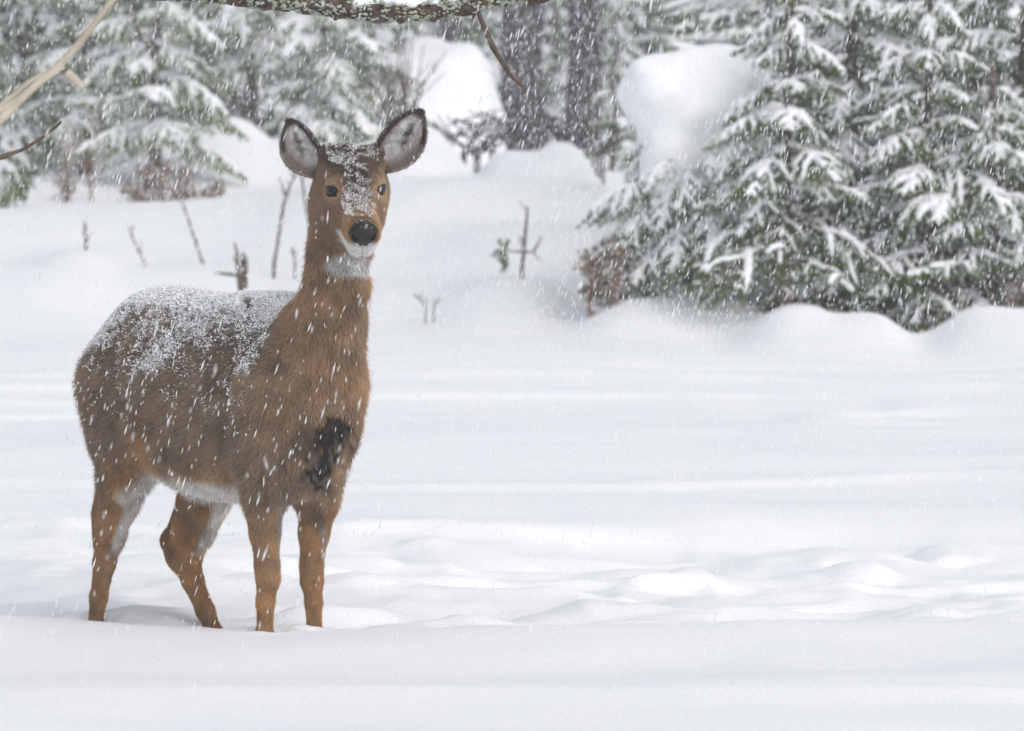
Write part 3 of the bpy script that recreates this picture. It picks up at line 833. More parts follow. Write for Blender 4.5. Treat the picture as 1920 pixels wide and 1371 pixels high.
def coat(P, N):
    """colour of the coat, hair length, comb direction at points of the skin"""
    n = len(P)
    W = l2w(P)
    px, py = to_px(W)
    Q = l2h(P)
    Nh = N @ hM.T
    head = (smoothstep(-.13, -.09, Q[:, 0]) * smoothstep(-.14, -.10, Q[:, 2])) * (np.abs(Q[:, 1]) < .16)
    z = P[:, 2] + DZ
    leg = smoothstep(.34, .22, z)
    grey, warm, rust = np.array([.262, .186, .126]), np.array([.40, .250, .142]), np.array([.46, .255, .112])
    nz2 = noise3(P[:, 0] * 55, P[:, 1] * 55, P[:, 2] * 30, 6) * .6 + noise3(P[:, 0] * 16, P[:, 1] * 16, P[:, 2] * 16, 7) * .6
    nz = noise3(P[:, 0] * 9, P[:, 1] * 9, P[:, 2] * 9, 3) * .6 + noise3(P[:, 0] * 24, P[:, 1] * 24, P[:, 2] * 24, 4) * .4
    c = np.tile(grey, (n, 1))
    c = lerp(c, [.130, .098, .076], smoothstep(.55, .72, z) * (P[:, 0] < .08) * .6)
    t = smoothstep(-.02, .16, P[:, 0] + .25 * P[:, 1]) * .72 + .5 * nz                       # chest and neck front
    c = lerp(c, warm, t)
    c = lerp(c, rust, smoothstep(.42, .30, z) * (P[:, 0] > -.62) * (P[:, 0] < -.05) * (.75 + .4 * nz))   # lower flank
    c = lerp(c, rust, blob(px, py, 268, 850, 26, 60, 0) * (P[:, 1] < 0) * .8)
    c = lerp(c, rust, leg * (.72 + .5 * nz))
    c = lerp(c, rust, smoothstep(.16, .04, z) * (.5 + .5 * nz))
    c = lerp(c, [.24, .15, .085], smoothstep(.06, -.04, z) * (P[:, 0] < -.3) * .6)
    # white: belly, inner hind legs
    belly = smoothstep(.42, .75, -N[:, 2]) * smoothstep(.36, .325, z) * (P[:, 0] < -.08) * (P[:, 0] > -.68) * (np.abs(P[:, 1]) < .13) * (z > .25)
    white = np.array([.80, .77, .73])
    c = lerp(c, white, belly * 1.2)
    hind = (P[:, 0] < -.30) * (z < .40) * smoothstep(.11, .17, z)
    inner = np.where(P[:, 1] < 0, N[:, 1], -N[:, 1])
    fw = smoothstep(.12, .42, N[:, 0] * .545 + N[:, 1] * .84 - .15 * (P[:, 1] > 0) * 0)
    gb = hind * fw
    c = lerp(c, [.66, .62, .57], gb * 1.1)
    c = lerp(c, [.25, .175, .12], (blob(px, py, 493, 955, 20, 75) * (P[:, 0] > -.15) + blob(px, py, 205, 900, 25, 60) + blob(px, py, 355, 975, 18, 40, -.5) * (P[:, 0] < -.3)) * leg * .8)  # leg shading put into the coat colour: darker brown-grey centres
    c = lerp(c, [.58, .31, .12], leg * smoothstep(.35, .05, np.abs(N @ (R_l @ np.array([0, -1.0, 0])))) * .6)  # painted shading: orange edges where the legs turn from the camera
    # grey streak inside the forearms
    c = lerp(c, [.30, .27, .245], blob(px, py, 524, 985, 7, 70) * (P[:, 0] > -.15) * .9)
    c = lerp(c, [.10, .085, .075], blob(px, py, 598, 965, 10, 45, -.25) * (P[:, 0] > -.15) * .75)
    c = lerp(c, [.32, .29, .27], blob(px, py, 606, 1000, 6, 28, -.2) * (P[:, 0] > -.15) * .7)
    # wet dark patch on the chest
    fr = (P[:, 0] > 0.0) * smoothstep(-.1, .2, N[:, 0])
    jx = px + 9 * noise3(px / 12, py / 12, py * 0, 71) + 4 * noise3(px / 4, py / 5, py * 0, 76)
    jy = py + 7 * noise3(px / 14, py / 14, py * 0, 72)
    edge = np.interp(jy, [764, 772, 800, 830, 900, 930], [0, 9, 38, 36, 30, 0])
    mid = np.interp(jy, [764, 800, 830, 860, 905], [626, 622, 618, 606, 585])
    dark = smoothstep(1.2, .8, np.abs(jx - mid) / np.maximum(edge, .5)) * (jy > 764) * (jy < 915)
    c = lerp(c, [.020, .018, .020], dark * fr * np.clip(.92 + .75 * noise3(px / 9, py / 14, py * 0, 73) * smoothstep(790, 840, py) - .12 * smoothstep(820, 900, py), 0, 1))
    c = lerp(c, [.11, .075, .05], blob(px, py, 575, 830, 34, 42, 0) * fr * .55)
    c = lerp(c, [.035, .030, .03], blob(jx, jy, 545, 838, 7, 38, .55) * fr * .9)
    c = lerp(c, [.20, .18, .17], blob(jx, jy, 592, 885, 24, 22) * fr * .8 * smoothstep(-.1, .3, noise3(px / 6, py / 9, py * 0, 75)))
    c = lerp(c, [.20, .18, .17], blob(jx, jy, 612, 850, 7, 20, .4) * fr * .6 * smoothstep(-.1, .3, noise3(px / 5, py / 9, py * 0, 77)))
    c = lerp(c, [.24, .18, .14], blob(px, py, 560, 918, 20, 14) * (P[:, 0] > 0) * .6)
    # neck: greyer, darker behind
    neck = smoothstep(.72, .84, z) * (1 - head)
    c = lerp(c, [.215, .152, .105], neck * smoothstep(.10, -.04, P[:, 0] - .18 * (z - .8)) * .8)
    c = lerp(c, [.40, .25, .145], neck * smoothstep(.05, .2, P[:, 0]) * (.55 + .4 * nz))
    # throat patch and chin
    thr = smoothstep(1.1, .8, np.sqrt(((px - 658) / 51) ** 2 + ((py - 493) / 25) ** 2)) * (P[:, 0] > .1)
    c = lerp(c, [.68, .67, .65], thr * 1.1)
    # head
    hc = np.tile(np.array([.36, .215, .122]), (n, 1))
    hc = lerp(hc, [.25, .168, .115], .5 + .9 * nz)
    brg = smoothstep(.036, .014, np.abs(Q[:, 1])) * smoothstep(.15, .10, Q[:, 0]) * (Nh[:, 2] > -.1)
    hc = lerp(hc, [.085, .052, .035], brg * .85)
    hc = lerp(hc, [.075, .048, .034], smoothstep(.022, .045, Q[:, 2]) * .85)
    aQ = np.abs(Q[:, 1])
    de = eye_dist(Q)
    hc = lerp(hc, [.26, .168, .112], np.exp(-((Q[:, 0] - .07) / .035) ** 2 - ((aQ - .045) / .018) ** 2) * .8)
    hc = lerp(hc, [.50, .325, .20], smoothstep(.040, .012, de + .008 * nz + .006 * nz2))
    hc = lerp(hc, [.05, .034, .027], smoothstep(.0160, .0125, de))
    hc = lerp(hc, [.44, .25, .125], smoothstep(.07, .13, Q[:, 0]) * smoothstep(.012, .03, aQ) * .8)
    
    hc = lerp(hc, [.010, .010, .011], smoothstep(.162, .168, Q[:, 0]) * smoothstep(1.12, .92, np.hypot(aQ / .030, (Q[:, 2] + .024) / .027)))
    chin = smoothstep(-.040, -.052, Q[:, 2] + .02 * smoothstep(.16, .08, Q[:, 0])) * smoothstep(.08, .11, Q[:, 0])
    chin = np.maximum(chin, smoothstep(-.044, -.051, Q[:, 2]) * smoothstep(.13, .15, Q[:, 0]))
    hc = lerp(hc, [.86, .84, .81], chin * 1.1)
    under = smoothstep(-.090, -.102, Q[:, 2])
    hc = lerp(hc, [.68, .67, .65], under * smoothstep(.05, .09, Q[:, 0]) * smoothstep(.05, .035, aQ))
    c = lerp(c * (1 + .48 * nz2)[:, None], hc * (1 + .12 * nz2)[:, None], head)
    c = lerp(c, [.72, .71, .69], thr * head * (Q[:, 2] < -.07))
    # hair length and lay
    ln = .024 + .006 * nz
    ln = ln * (1 - leg) + leg * (.0075 + .010 * gb)
    ln = np.where(belly > .4, .026, ln)
    ln = ln * (1 - head) + head * (.0085 + .006 * smoothstep(-.03, -.08, Q[:, 2]))
    ln = np.where(thr > .4, .017, ln)
    ln = ln * (1 - .5 * np.clip(dark * fr, 0, 1))
    ln = ln * np.where(de < .016, 0.25, 1)
    comb = np.tile(np.array([-.75, 0, -.65]), (n, 1))
    comb = lerp(comb, [-.25, 0, -1.0], np.maximum(leg, smoothstep(.70, .85, z)))
    comb = lerp(comb, [.0, 0, -1.0], smoothstep(0.02, .15, P[:, 0]))
    hb = np.tile(np.array([-1.0, 0, .05]), (n, 1)); hb[:, 1] = np.sign(Q[:, 1]) * .35
    comb = comb * (1 - head)[:, None] + (hb @ hM) * head[:, None]
    skip = (head > .5) * ((de < .0118) | ((Q[:, 0] > .170) & (np.hypot(aQ / .030, (Q[:, 2] + .024) / .027) < 1.05)))
    return np.clip(c, .004, .9), ln, comb, skip > 0, head

M_SKIN = attr_color(mat('deer_hide', rough=0.8, spec=0.1), 'coat')
M_FUR = attr_color(mat('deer_fur', rough=0.55, spec=0.25), 'coat')
def color_attr(me, cols, domain='POINT'):
    a = me.attributes.new('coat', 'FLOAT_COLOR', domain)
    a.data.foreach_set('color', np.concatenate([cols, np.ones((len(cols), 1))], 1).astype(np.float32).ravel())

body_me = mesh_np('body', DV, DQ, [M_SKIN], True)
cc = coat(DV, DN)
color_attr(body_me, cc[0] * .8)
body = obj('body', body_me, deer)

def sample(V, Q, N, count, weight=None, r=rng):
    T = np.vstack([Q[:, [0, 1, 2]], Q[:, [0, 2, 3]]])
    A = np.linalg.norm(np.cross(V[T[:, 1]] - V[T[:, 0]], V[T[:, 2]] - V[T[:, 0]]), axis=1)
    if weight is not None:
        A = A * weight[T].mean(1)
    k = r.choice(len(T), count, p=A / A.sum())
    u, v = r.random(count), r.random(count)
    m = u + v > 1
    u[m], v[m] = 1 - u[m], 1 - v[m]
    w = np.stack([1 - u - v, u, v], -1)[:, :, None]
    return (V[T[k]] * w).sum(1), unit((N[T[k]] * w).sum(1))

def hair_object(name, root, nrm, comb, ln, cols, parent, rad, tilt=0.55, jit=0.34, r=rng, bend=0.5):
    n = len(root)
    tg = unit(comb - nrm * (comb * nrm).sum(1, keepdims=True))
    d0 = unit(nrm * tilt + tg + r.normal(size=(n, 3)) * jit)
    d1 = unit(d0 + tg * bend - nrm * 0.15 * bend)
    Lh = (ln * r.uniform(.65, 1.2, n))[:, None]
    pts = np.stack([root - nrm * .001, root + d0 * Lh * .4, root + d0 * Lh * .4 + unit(d0 + d1) * Lh * .33, root + d0 * Lh * .4 + unit(d0 + d1) * Lh * .33 + d1 * Lh * .3], 1)
    cu = bpy.data.hair_curves.new(name)
    cu.add_curves([4] * n)
    cu.attributes['position'].data.foreach_set('vector', pts.astype(np.float32).ravel())
    ra = cu.attributes.new('radius', 'FLOAT', 'POINT')
    ra.data.foreach_set('value', (np.tile([1.0, .95, .7, .15], (n, 1)) * np.broadcast_to(rad, (n,))[:, None]).astype(np.float32).ravel())
    c4 = np.concatenate([cols, np.ones((n, 1))], 1)
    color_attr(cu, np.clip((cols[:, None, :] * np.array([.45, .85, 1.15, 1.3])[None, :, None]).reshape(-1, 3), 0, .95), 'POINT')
    cu.materials.append(M_FUR)
    o = bpy.data.objects.new(name, cu)
    COL.objects.link(o)
    o.parent = parent
    o['kind'] = 'stuff'
    return o

def snow_density(rp, rn):
    W = l2w(rp); px, py = to_px(W); Qh = l2h(rp); z = rp[:, 2] + DZ
    lump = noise3(rp[:, 0] * 28, rp[:, 1] * 28, rp[:, 2] * 28, 91)
    lump2 = noise3(rp[:, 0] * 70, rp[:, 1] * 70, rp[:, 2] * 70, 92) + .6 * noise3(rp[:, 0] * 150, rp[:, 1] * 150, rp[:, 2] * 150, 94)
    onback = (rp[:, 0] < .07) * (rp[:, 0] > -.80) * (z > .45) * (z < .85)
    side = smoothstep(.60, .80, z + .035 * lump + .02 * noise3(rp[:, 0] * 8, rp[:, 1] * 8, rp[:, 2] * 8, 93))
    dens = onback * (smoothstep(.15, .75, rn[:, 2]) * .75 + side * .55) * smoothstep(-.25, .30, .55 * lump + .75 * lump2 + (rn[:, 2] - .45) * 1.6)
    streak = np.exp(-((px - np.interp(py, [560, 640, 700], [415, 330, 275])) / 26) ** 2) * (py > 555) * (py < 705) * onback
    dens = np.maximum(dens, streak * 1.0 * smoothstep(-.35, .15, lump2 + .5 * lump + .1))
    dust = onback * smoothstep(.42, .64, z) * .10 * smoothstep(-.2, .5, lump)
    dust = np.maximum(dust, .012 * (z > .45) * (z < .8) * (rp[:, 0] < -.3) * smoothstep(0, .4, lump))
    brow = (Qh[:, 0] > -.13) * (Qh[:, 0] < .165) * (np.abs(Qh[:, 1]) < np.interp(Qh[:, 0], [-.1, -.03, .01, .08, .16], [.066, .054, .022, .036, .028])) * (Qh[:, 2] > -.02)
    hd = brow * smoothstep(.10, .55, rn[:, 2] + .15 * lump2) * smoothstep(-.45, .25, lump2 + .4 * lump) * .95
    return np.maximum.reduce([dens, dust, hd]), hd

wgt = np.where(cc[4] > .5, 4.0, 1.0) * np.where(DV[:, 2] + DZ < .28, 2.2, 1.0) * np.where(DV[:, 2] + DZ < -.06, 0, 1)
root, nrm = sample(DV, DQ, DN, 560000, wgt)
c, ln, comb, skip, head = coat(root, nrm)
c = c * rng.uniform(.62, 1.35, len(c))[:, None]
tip = rng.random(len(c)) < .16
c[tip] = c[tip] * .5 + np.array([.40, .33, .26]) * .5 * (c[tip].mean(1) > .06)[:, None]
fd, fh = snow_density(root, nrm)
frost = rng.random(len(c)) < np.clip(fd, 0, 1) * np.where(fh > 0, .35, .60)
c[frost] = np.array([.66, .67, .69]) * rng.uniform(.8, 1.15, (int(frost.sum()), 1))
k = ~skip
rad = np.where(head > .5, .00026, np.where(root[:, 2] + DZ < .28, .00028, .00033))
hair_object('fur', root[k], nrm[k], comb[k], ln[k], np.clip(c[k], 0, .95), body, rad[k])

# nose, eyes
def nose_sdf(P):
    A = P.copy(); A[:, 0] -= .0025; A[:, 1] = np.abs(A[:, 1]) / .92
    D = ell_d(A, (.178, 0, -.022), (.024, .030, .025))
    D = smin(D, cap_d(A, (.178, .021, -.029), (.172, .026, -.032), .0165, .014), .012)
    D = smin(D, cap_d(A, (.184, .010, -.03), (.180, .008, -.047), .016, .011), .012)
    S = cap_d(A, (.204, .020, -.032), (.192, .036, -.022), .0075, .006)
    S = np.minimum(S, cap_d(A, (.206, 0, -.034), (.198, 0, -.06), .0022, .002))
    return -smin(-D, S, .004) - .0006
NV, NQ = sdf_mesh(nose_sdf, (.14, -.06, -.075), (.22, .06, .02), .0018, 4)
M_NOSE = noisy(mat('nose_leather', rough=0.5, spec=0.28), (.008, .008, .009), (.022, .021, .023), 300, bump=.6, bscale=500, dist=.001)
obj('nose', mesh_np('nose', h2l(NV), NQ, [M_NOSE], True), deer)

M_EYE = mat('eye', (.010, .007, .006), .08, .35)
def uvsphere(n=20, m=14):
    th = np.linspace(0, math.pi, m + 1)[1:-1]
    ph = np.arange(n) * 2 * math.pi / n
    V = np.stack([np.sin(th)[:, None] * np.cos(ph), np.sin(th)[:, None] * np.sin(ph), np.cos(th)[:, None] * np.ones(n)], -1).reshape(-1, 3)
    V = np.vstack([V, [[0, 0, 1], [0, 0, -1]]])
    i, j = np.meshgrid(np.arange(m - 2), np.arange(n), indexing='ij')
    j2 = (j + 1) % n
    Qs = np.stack([i * n + j, (i + 1) * n + j, (i + 1) * n + j2, i * n + j2], -1).reshape(-1, 4)
    a = len(V) - 2
    jj = np.arange(n)
    T = np.vstack([np.stack([np.full(n, a), jj, (jj + 1) % n], -1), np.stack([np.full(n, a + 1), (m - 2) * n + (jj + 1) % n, (m - 2) * n + jj], -1)])
    return V, T, Qs
sV, sT_, sQ = uvsphere()
for s in (-1, 1):
    P = h2l((EYE_E + sV[:, :1] * EYE_N * .0200 + sV[:, 1:2] * EYE_D * .0255 + sV[:, 2:] * np.cross(EYE_N, EYE_D) * .0182) * [1, s, 1])
    obj('eye', mesh_np('eye', P, [sT_, sQ], [M_EYE], True), deer)

# ears: cupped leaves open to the camera
def ear(root_px, tip_px, Wd, Ln_extra, s):
    A0, T0 = w2l(at(*root_px, 14.80)), w2l(at(*tip_px, 14.80))
    ax = T0 - A0; Ln = np.linalg.norm(ax); ax = ax / Ln
    toC = R_l @ np.array([.10 * s, -1.0, .05])       # opening faces the camera, a little outward
    wd = unit(np.cross(toC, ax) * s)                 # outward side
    wd = wd if (R_l.T @ wd)[0] * s > 0 else -wd
    nr = unit(np.cross(ax, wd)); nr = nr if nr @ toC > 0 else -nr
    nu, nv = 40, 28
    t = np.linspace(0, 1, nu)[:, None]; v = np.linspace(-1, 1, nv)[None, :]
    w = Wd * np.interp(t, [0, .1, .25, .42, .6, .75, .88, .96, 1], [.34, .60, .88, 1.0, .96, .80, .52, .26, .04])
    inn, out = (.46, .52) if s < 0 else (.52, .44)
    off = np.where(v < 0, v * inn, v * out) * w
    cup = .030 * (np.abs(v) ** 2.2) * np.interp(t, [0, .3, .8, 1], [1.5, 1.1, .5, .2]) - .006
    bow = .010 * np.sin(t * math.pi)                # the axis bows outward
    P = A0 + ax * (t * Ln)[..., None] + wd * (off + bow)[..., None] + nr * cup[..., None]
    P = P.reshape(-1, 3)
    i, j = np.meshgrid(np.arange(nu - 1), np.arange(nv - 1), indexing='ij')
    Qs = np.stack([i * nv + j, (i + 1) * nv + j, (i + 1) * nv + j + 1, i * nv + j + 1], -1).reshape(-1, 4)
    n = vnormals(P, Qs)
    if (n @ nr).mean() < 0:
        Qs = Qs[:, ::-1]; n = -n
    tt, vv = np.broadcast_to(t, (nu, nv)).ravel(), np.broadcast_to(v, (nu, nv)).ravel()
    def ecol(tt, vv, inside):
        c = np.tile(np.array([.55, .52, .50]), (len(tt), 1))
        nz = noise2(tt * 14, vv * 5, 9)
        c = lerp(c, [.86, .85, .83], (.6 + nz) * smoothstep(.95, .4, np.abs(vv + .2)) )
        rim = np.maximum(smoothstep(.66, .86, np.abs(vv)), smoothstep(.82, .93, tt))
        c = lerp(c, [.075, .055, .045], rim * (1 - .35 * (vv > .5) * (tt < .6)))
        c = lerp(c, [.075, .062, .055], smoothstep(1.1, .3, np.sqrt(((tt - .60) / .28) ** 2 + ((vv + .05 + .6 * (tt - .6)) / .36) ** 2) + .35 * nz))
        c = lerp(c, [.22, .165, .13], smoothstep(.25, .8, vv) * smoothstep(.75, .3, tt) * .75)
        c = lerp(c, [.13, .085, .055], smoothstep(.12, .0, tt) * .8)
        return np.where(inside[:, None], c, np.array([.11, .078, .056]))
    th = .004
    Vb = P - n * th
    B = len(P)
    rimi = np.concatenate([np.arange(nv), np.arange(1, nu) * nv + nv - 1, (nu - 1) * nv + np.arange(nv - 2, -1, -1), np.arange(nu - 2, 0, -1) * nv])
    r2 = np.roll(rimi, -1)
    side = np.stack([rimi, r2, r2 + B, rimi + B], -1)
    me = mesh_np('ear', np.vstack([P, Vb]), np.vstack([Qs, Qs[:, ::-1] + B, side]), [M_SKIN], True)
    color_attr(me, np.vstack([ecol(tt, vv, np.ones(B, bool)), ecol(tt, vv, np.zeros(B, bool))]))
    o = obj('ear', me, deer)
    # hair inside, on the back and fringing the rim
    k = 26000
    it, iv = rng.random(k) ** .9, rng.uniform(-1, 1, k)
    back = rng.random(k) < .35
    gi, gj = it * (nu - 1), (iv + 1) / 2 * (nv - 1)
    i0, j0 = np.minimum(gi.astype(int), nu - 2), np.minimum(gj.astype(int), nv - 2)
    fi, fj = (gi - i0)[:, None], (gj - j0)[:, None]
    q = lambda M: (M[i0 * nv + j0] * (1 - fi) * (1 - fj) + M[(i0 + 1) * nv + j0] * fi * (1 - fj) + M[i0 * nv + j0 + 1] * (1 - fi) * fj + M[(i0 + 1) * nv + j0 + 1] * fi * fj)
    rp, rn = q(P), unit(q(n))
    rn = np.where(back[:, None], -rn, rn); rp = np.where(back[:, None], rp - q(n) * th, rp)
    cols = ecol(it, iv, ~back) * rng.uniform(.65, 1.35, k)[:, None]
    comb = np.where(back[:, None], ax, ax * .7 + wd * (-np.sign(iv) * .7 * (np.abs(iv) > .2))[:, None])
    comb = np.where((np.abs(iv) > .9)[:, None], ax + wd * np.sign(iv)[:, None], comb)
    ln = np.where(back, .006, np.where(np.abs(iv) < .75, .014, .005))
    hair_object('fur', rp, rn, comb, ln, np.clip(cols, 0, .9), o, .00026, tilt=.45, jit=.3)
    edge = P[np.concatenate([np.arange(2, nu) * nv, np.arange(nu - 1, 2, -1) * nv + nv - 1])]
    return o, edge
ears = [ear((602, 324), (543, 229), .088, 0, -1), ear((713, 314), (788, 211), .102, 0, 1)]

# snow caught in the coat: grains on the hair tips, thick along the back
ico_t = (1 + 5 ** .5) / 2
IV = unit(np.array([(-1, ico_t, 0), (1, ico_t, 0), (-1, -ico_t, 0), (1, -ico_t, 0), (0, -1, ico_t), (0, 1, ico_t), (0, -1, -ico_t), (0, 1, -ico_t), (ico_t, 0, -1), (ico_t, 0, 1), (-ico_t, 0, -1), (-ico_t, 0, 1)], float))
IF = np.array([(0, 11, 5), (0, 5, 1), (0, 1, 7), (0, 7, 10), (0, 10, 11), (1, 5, 9), (5, 11, 4), (11, 10, 2), (10, 7, 6), (7, 1, 8), (3, 9, 4), (3, 4, 2), (3, 2, 6), (3, 6, 8), (3, 8, 9), (4, 9, 5), (2, 4, 11), (6, 2, 10), (8, 6, 7), (9, 8, 1)])
def grains(name, C, R, parent, mats, r=rng, squash=1.0):
    n = len(C)
    S = R[:, None, None] * r.uniform(.6, 1.35, (n, 12, 1)) * r.uniform(.7, 1.2, (n, 1, 3)) * np.array([1, 1, squash])
    V = (C[:, None, :] + IV[None] * S).reshape(-1, 3)
    F = (IF[None] + (np.arange(n) * 12)[:, None, None]).reshape(-1, 3)
    return obj(name, mesh_np(name, V, F, mats, True), parent, kind='stuff')

rp, rn = sample(DV, DQ, DN, 700000)
p, hd = snow_density(rp, rn)
keep = rng.random(len(p)) < p * np.where(hd > 0, .75, .40)
rp, rn, hd = rp[keep], rn[keep], hd[keep]
lift = np.where(hd > 0, .006, .021) * rng.uniform(.5, 1.2, len(rp))
up = unit(rn + np.array([0, 0, .8]))
R = np.where(hd > 0, rng.uniform(.0007, .0019, len(rp)), rng.uniform(.0007, .0021, len(rp)) * np.where(rn[:, 2] > .7, 1.3, 1) * np.where(rng.random(len(rp)) < .10, 1.6, 1))
C = rp + rn * lift[:, None] * .7 + np.array([-.004, 0, 0])
EC = np.vstack([e for o, e in ears])
ek = EC[rng.integers(0, len(EC), 420)] + rng.normal(size=(420, 3)) * .0016
nk, nn = sample(h2l(NV), NQ, vnormals(h2l(NV), NQ), 90)
nk = nk[l2h(nk)[:, 2] > -.008]
C = np.vstack([C, ek, nk]); R = np.concatenate([R, rng.uniform(.0004, .0008, 420), rng.uniform(.0004, .0013, len(nk))])
grains('snow_dusting', C, R, deer, [M_BSNOW])
GRAINS = len(C)

# ---------------------------------------------------------------- dead stems, twigs and small plants in the snow
def stem(name, label, cat, pix, Y, r0, r1, m, group=None, side=(), dip=0.12, snow=False):
    """a bare stem through photo pixels, base first; side twigs as pixel runs"""
    P = [at(a, b, Y) for a, b in pix]
    base = np.array([P[0][0], Y, gz(P[0][0], Y)])
    t = thing(name, label, cat, base, 0, group)
    G = Geo()
    P = [base - [0, 0, dip]] + P
    n = 4 * len(P)
    s = np.linspace(0, len(P) - 1, n)
    C = np.stack([np.interp(s, np.arange(len(P)), [q[i] for q in P]) for i in range(3)], -1)
    C[:, 1] += 0.05 * noise2(s * .6, s * 0, int(pix[0][0]))
    G.tube(C - base, np.linspace(r0, r1, n), 7, 0.02, 3)
    obj('stem', G.mesh('stem', [m], True), t)
    rs = np.random.default_rng(int(pix[0][0] * 7 + pix[0][1]))
    for k in range(3 if len(P) > 3 else 0):                      # hair-fine side shoots
        i = rs.integers(n // 3, n - 1)
        d = np.array([rs.uniform(-1, 1), rs.uniform(-1, 1), rs.uniform(.4, 1.1)]) * rs.uniform(.02, .06)
        S = Geo(); S.tube([C[i] - base, C[i] - base + d * .6, C[i] - base + d + [0, 0, .01]], [r1 * .6, r1 * .45, r1 * .25], 4)
        obj('twig', S.mesh('twig', [m], True), t)
    for k, run in enumerate(side):
        S = Geo()
        Q = np.array([at(a, b, Y + 0.04 * (k % 3 - 1)) for a, b in run]) - base
        S.tube(Q, np.linspace(r1 * 1.1, r1 * .45, len(Q)), 5)
        obj('twig', S.mesh('twig', [m], True), t)
    return t

SG = 'bare stems poking out of the snow bank'
stem('bare_twig', 'tall forked bare stem in the snow left of the deer throat', 'stem', [(514, 497), (522, 445), (532, 385), (545, 345), (557, 325)], 31.5, .010, .006, M_TWIG, SG, [[(535, 370), (530, 350), (524, 333)]])
stem('bare_twig', 'thin bare stem close behind the deer neck', 'stem', [(580, 425), (573, 390), (568, 350), (561, 320)], 31.5, .007, .005, M_TWIG, SG)
stem('bare_twig', 'leaning bare stem in front of the brown leaved bush', 'stem', [(382, 500), (365, 450), (350, 405), (340, 378)], 32, .007, .005, M_TWIG, SG)
stem('bare_twig', 'short thin stem with a curled tip', 'stem', [(274, 502), (262, 475), (250, 450), (244, 435), (250, 424)], 32, .005, .004, M_TWIG, SG)
stem('bare_twig', 'tiny upright stub at the far left', 'stem', [(161, 462), (160, 440), (158, 417)], 32, .008, .007, M_TWIG, SG)
stem('broken_stub', 'ragged dark stub with a sideways twig right above the back of the deer', 'stub', [(456, 548), (454, 515), (456, 475)], 29.5, .012, .010, M_TWIG, SG, [[(450, 545), (446, 510), (444, 470), (439, 455)], [(446, 516), (425, 514), (403, 512)], [(460, 540), (462, 500), (461, 478)]])
t = stem('sapling', 'small dead sapling with one green sprig on the white drift', 'sapling', [(978, 516), (982, 470), (986, 425), (990, 388)], 30.6, .012, .006, M_TWIG, None, [[(982, 472), (960, 471), (945, 470)], [(983, 472), (1000, 473), (1015, 490)], [(1000, 473), (1010, 455), (1016, 443)], [(984, 460), (978, 450), (974, 440)]])
S = Geo(); r9 = np.random.default_rng(9)
b9 = np.array(t.location)
for a, b in [((950, 470), (936, 452)), ((946, 472), (930, 472)), ((948, 474), (937, 490)), ((950, 476), (943, 508)), ((950, 468), (953, 452)), ((940, 474), (924, 480)), ((948, 480), (950, 500))]:
    needle_tris(S, at(*a, 30.6) - b9, at(*b, 30.62) - b9, 1100, .024, .007, r9)
obj('needles', S.mesh('needles', [M_NEEDLE]), t)
for lab, pix, tips in [('tiny evergreen sprig sticking out of the snow right of the deer chest', [(798, 576), (790, 565), (782, 556)], [((792, 566), (776, 552)), ((796, 570), (802, 562))]),
                       ('very small pale sprig beside the tiny evergreen one', [(813, 577), (818, 568), (822, 563)], [((819, 567), (826, 562))])]:
    t = stem('sprig', lab, 'sprig', pix, 29.8, .004, .003, M_TWIG, None, dip=.05)
    S = Geo(); b9 = np.array(t.location)
    for a, b in tips:
        needle_tris(S, at(*a, 29.8) - b9, at(*b, 29.8) - b9, 420, .016, .005, r9)
    obj('needles', S.mesh('needles', [M_NEEDLE]), t)
stem('sprig', 'dark twig tip beside the neck of the deer above the drift', 'sprig', [(553, 488), (550, 476), (548, 464)], 31.5, .005, .004, M_TWIG, None, [[(550, 478), (556, 470)], [(550, 476), (544, 472)]])

def leafy(name, label, cat, Y, stems, leaves, m_stem, m_leaf, seed, size=.03, group=None, tw=(.008, .003)):
    """twigs through photo pixels, dead leaves hanging on them"""
    r = np.random.default_rng(seed)
    c = at(*stems[0][0], Y)
    base = np.array([c[0], Y, gz(c[0], Y)])
    t = thing(name, label, cat, base, 0, group)
    runs = []
    for k, run in enumerate(stems):
        yy = Y + r.uniform(-.12, .12)
        Q = np.array([at(a, b, yy) for a, b in run]) - base
        Q = np.vstack([[Q[0] * [1, 1, 0] - [0, 0, .1]], Q]) if k % 2 == 0 else Q
        S = Geo(); S.tube(Q, np.linspace(*tw, len(Q)), 5)
        obj('twig', S.mesh('twig', [m_stem], True), t)
        runs.append(Q)
    G = Geo()
    for k in range(leaves):
        Q = runs[r.integers(len(runs))]
        i = r.integers(len(Q) - 1)
        p = Q[i] + r.random() * (Q[i + 1] - Q[i]) + r.normal(size=3) * [.02, .05, .02]
        d = unit(r.normal(size=3) + [0, 0, -.9]); s = size * r.uniform(.6, 1.3)
        w = unit(np.cross(d, r.normal(size=3))) * s * .33
        up = unit(np.cross(d, w)) * s * .14
        V = np.array([p, p + d * s * .5 + w + up, p + d * s, p + d * s * .5 - w + up, p + d * s * .5])
        G.add(V, [(0, 1, 4), (1, 2, 4), (2, 3, 4), (3, 0, 4)])
    o = obj('leaves', G.mesh('leaves', [m_leaf]), t, kind='stuff')
    return t
leafy('bush', 'low bush with brown dead leaves at the foot of the dark trunked fir', 'bush', 36.4, [[(300, 388), (280, 350), (262, 318)], [(300, 385), (300, 340), (305, 310)], [(310, 385), (330, 350), (345, 322)], [(290, 385), (255, 370), (240, 345)], [(320, 380), (360, 365), (395, 358)], [(330, 375), (350, 340), (352, 318)], [(395, 362), (408, 352), (412, 348)], [(270, 380), (285, 330), (278, 300)]], 620, M_TWIG, M_DEAD, 51, .045)
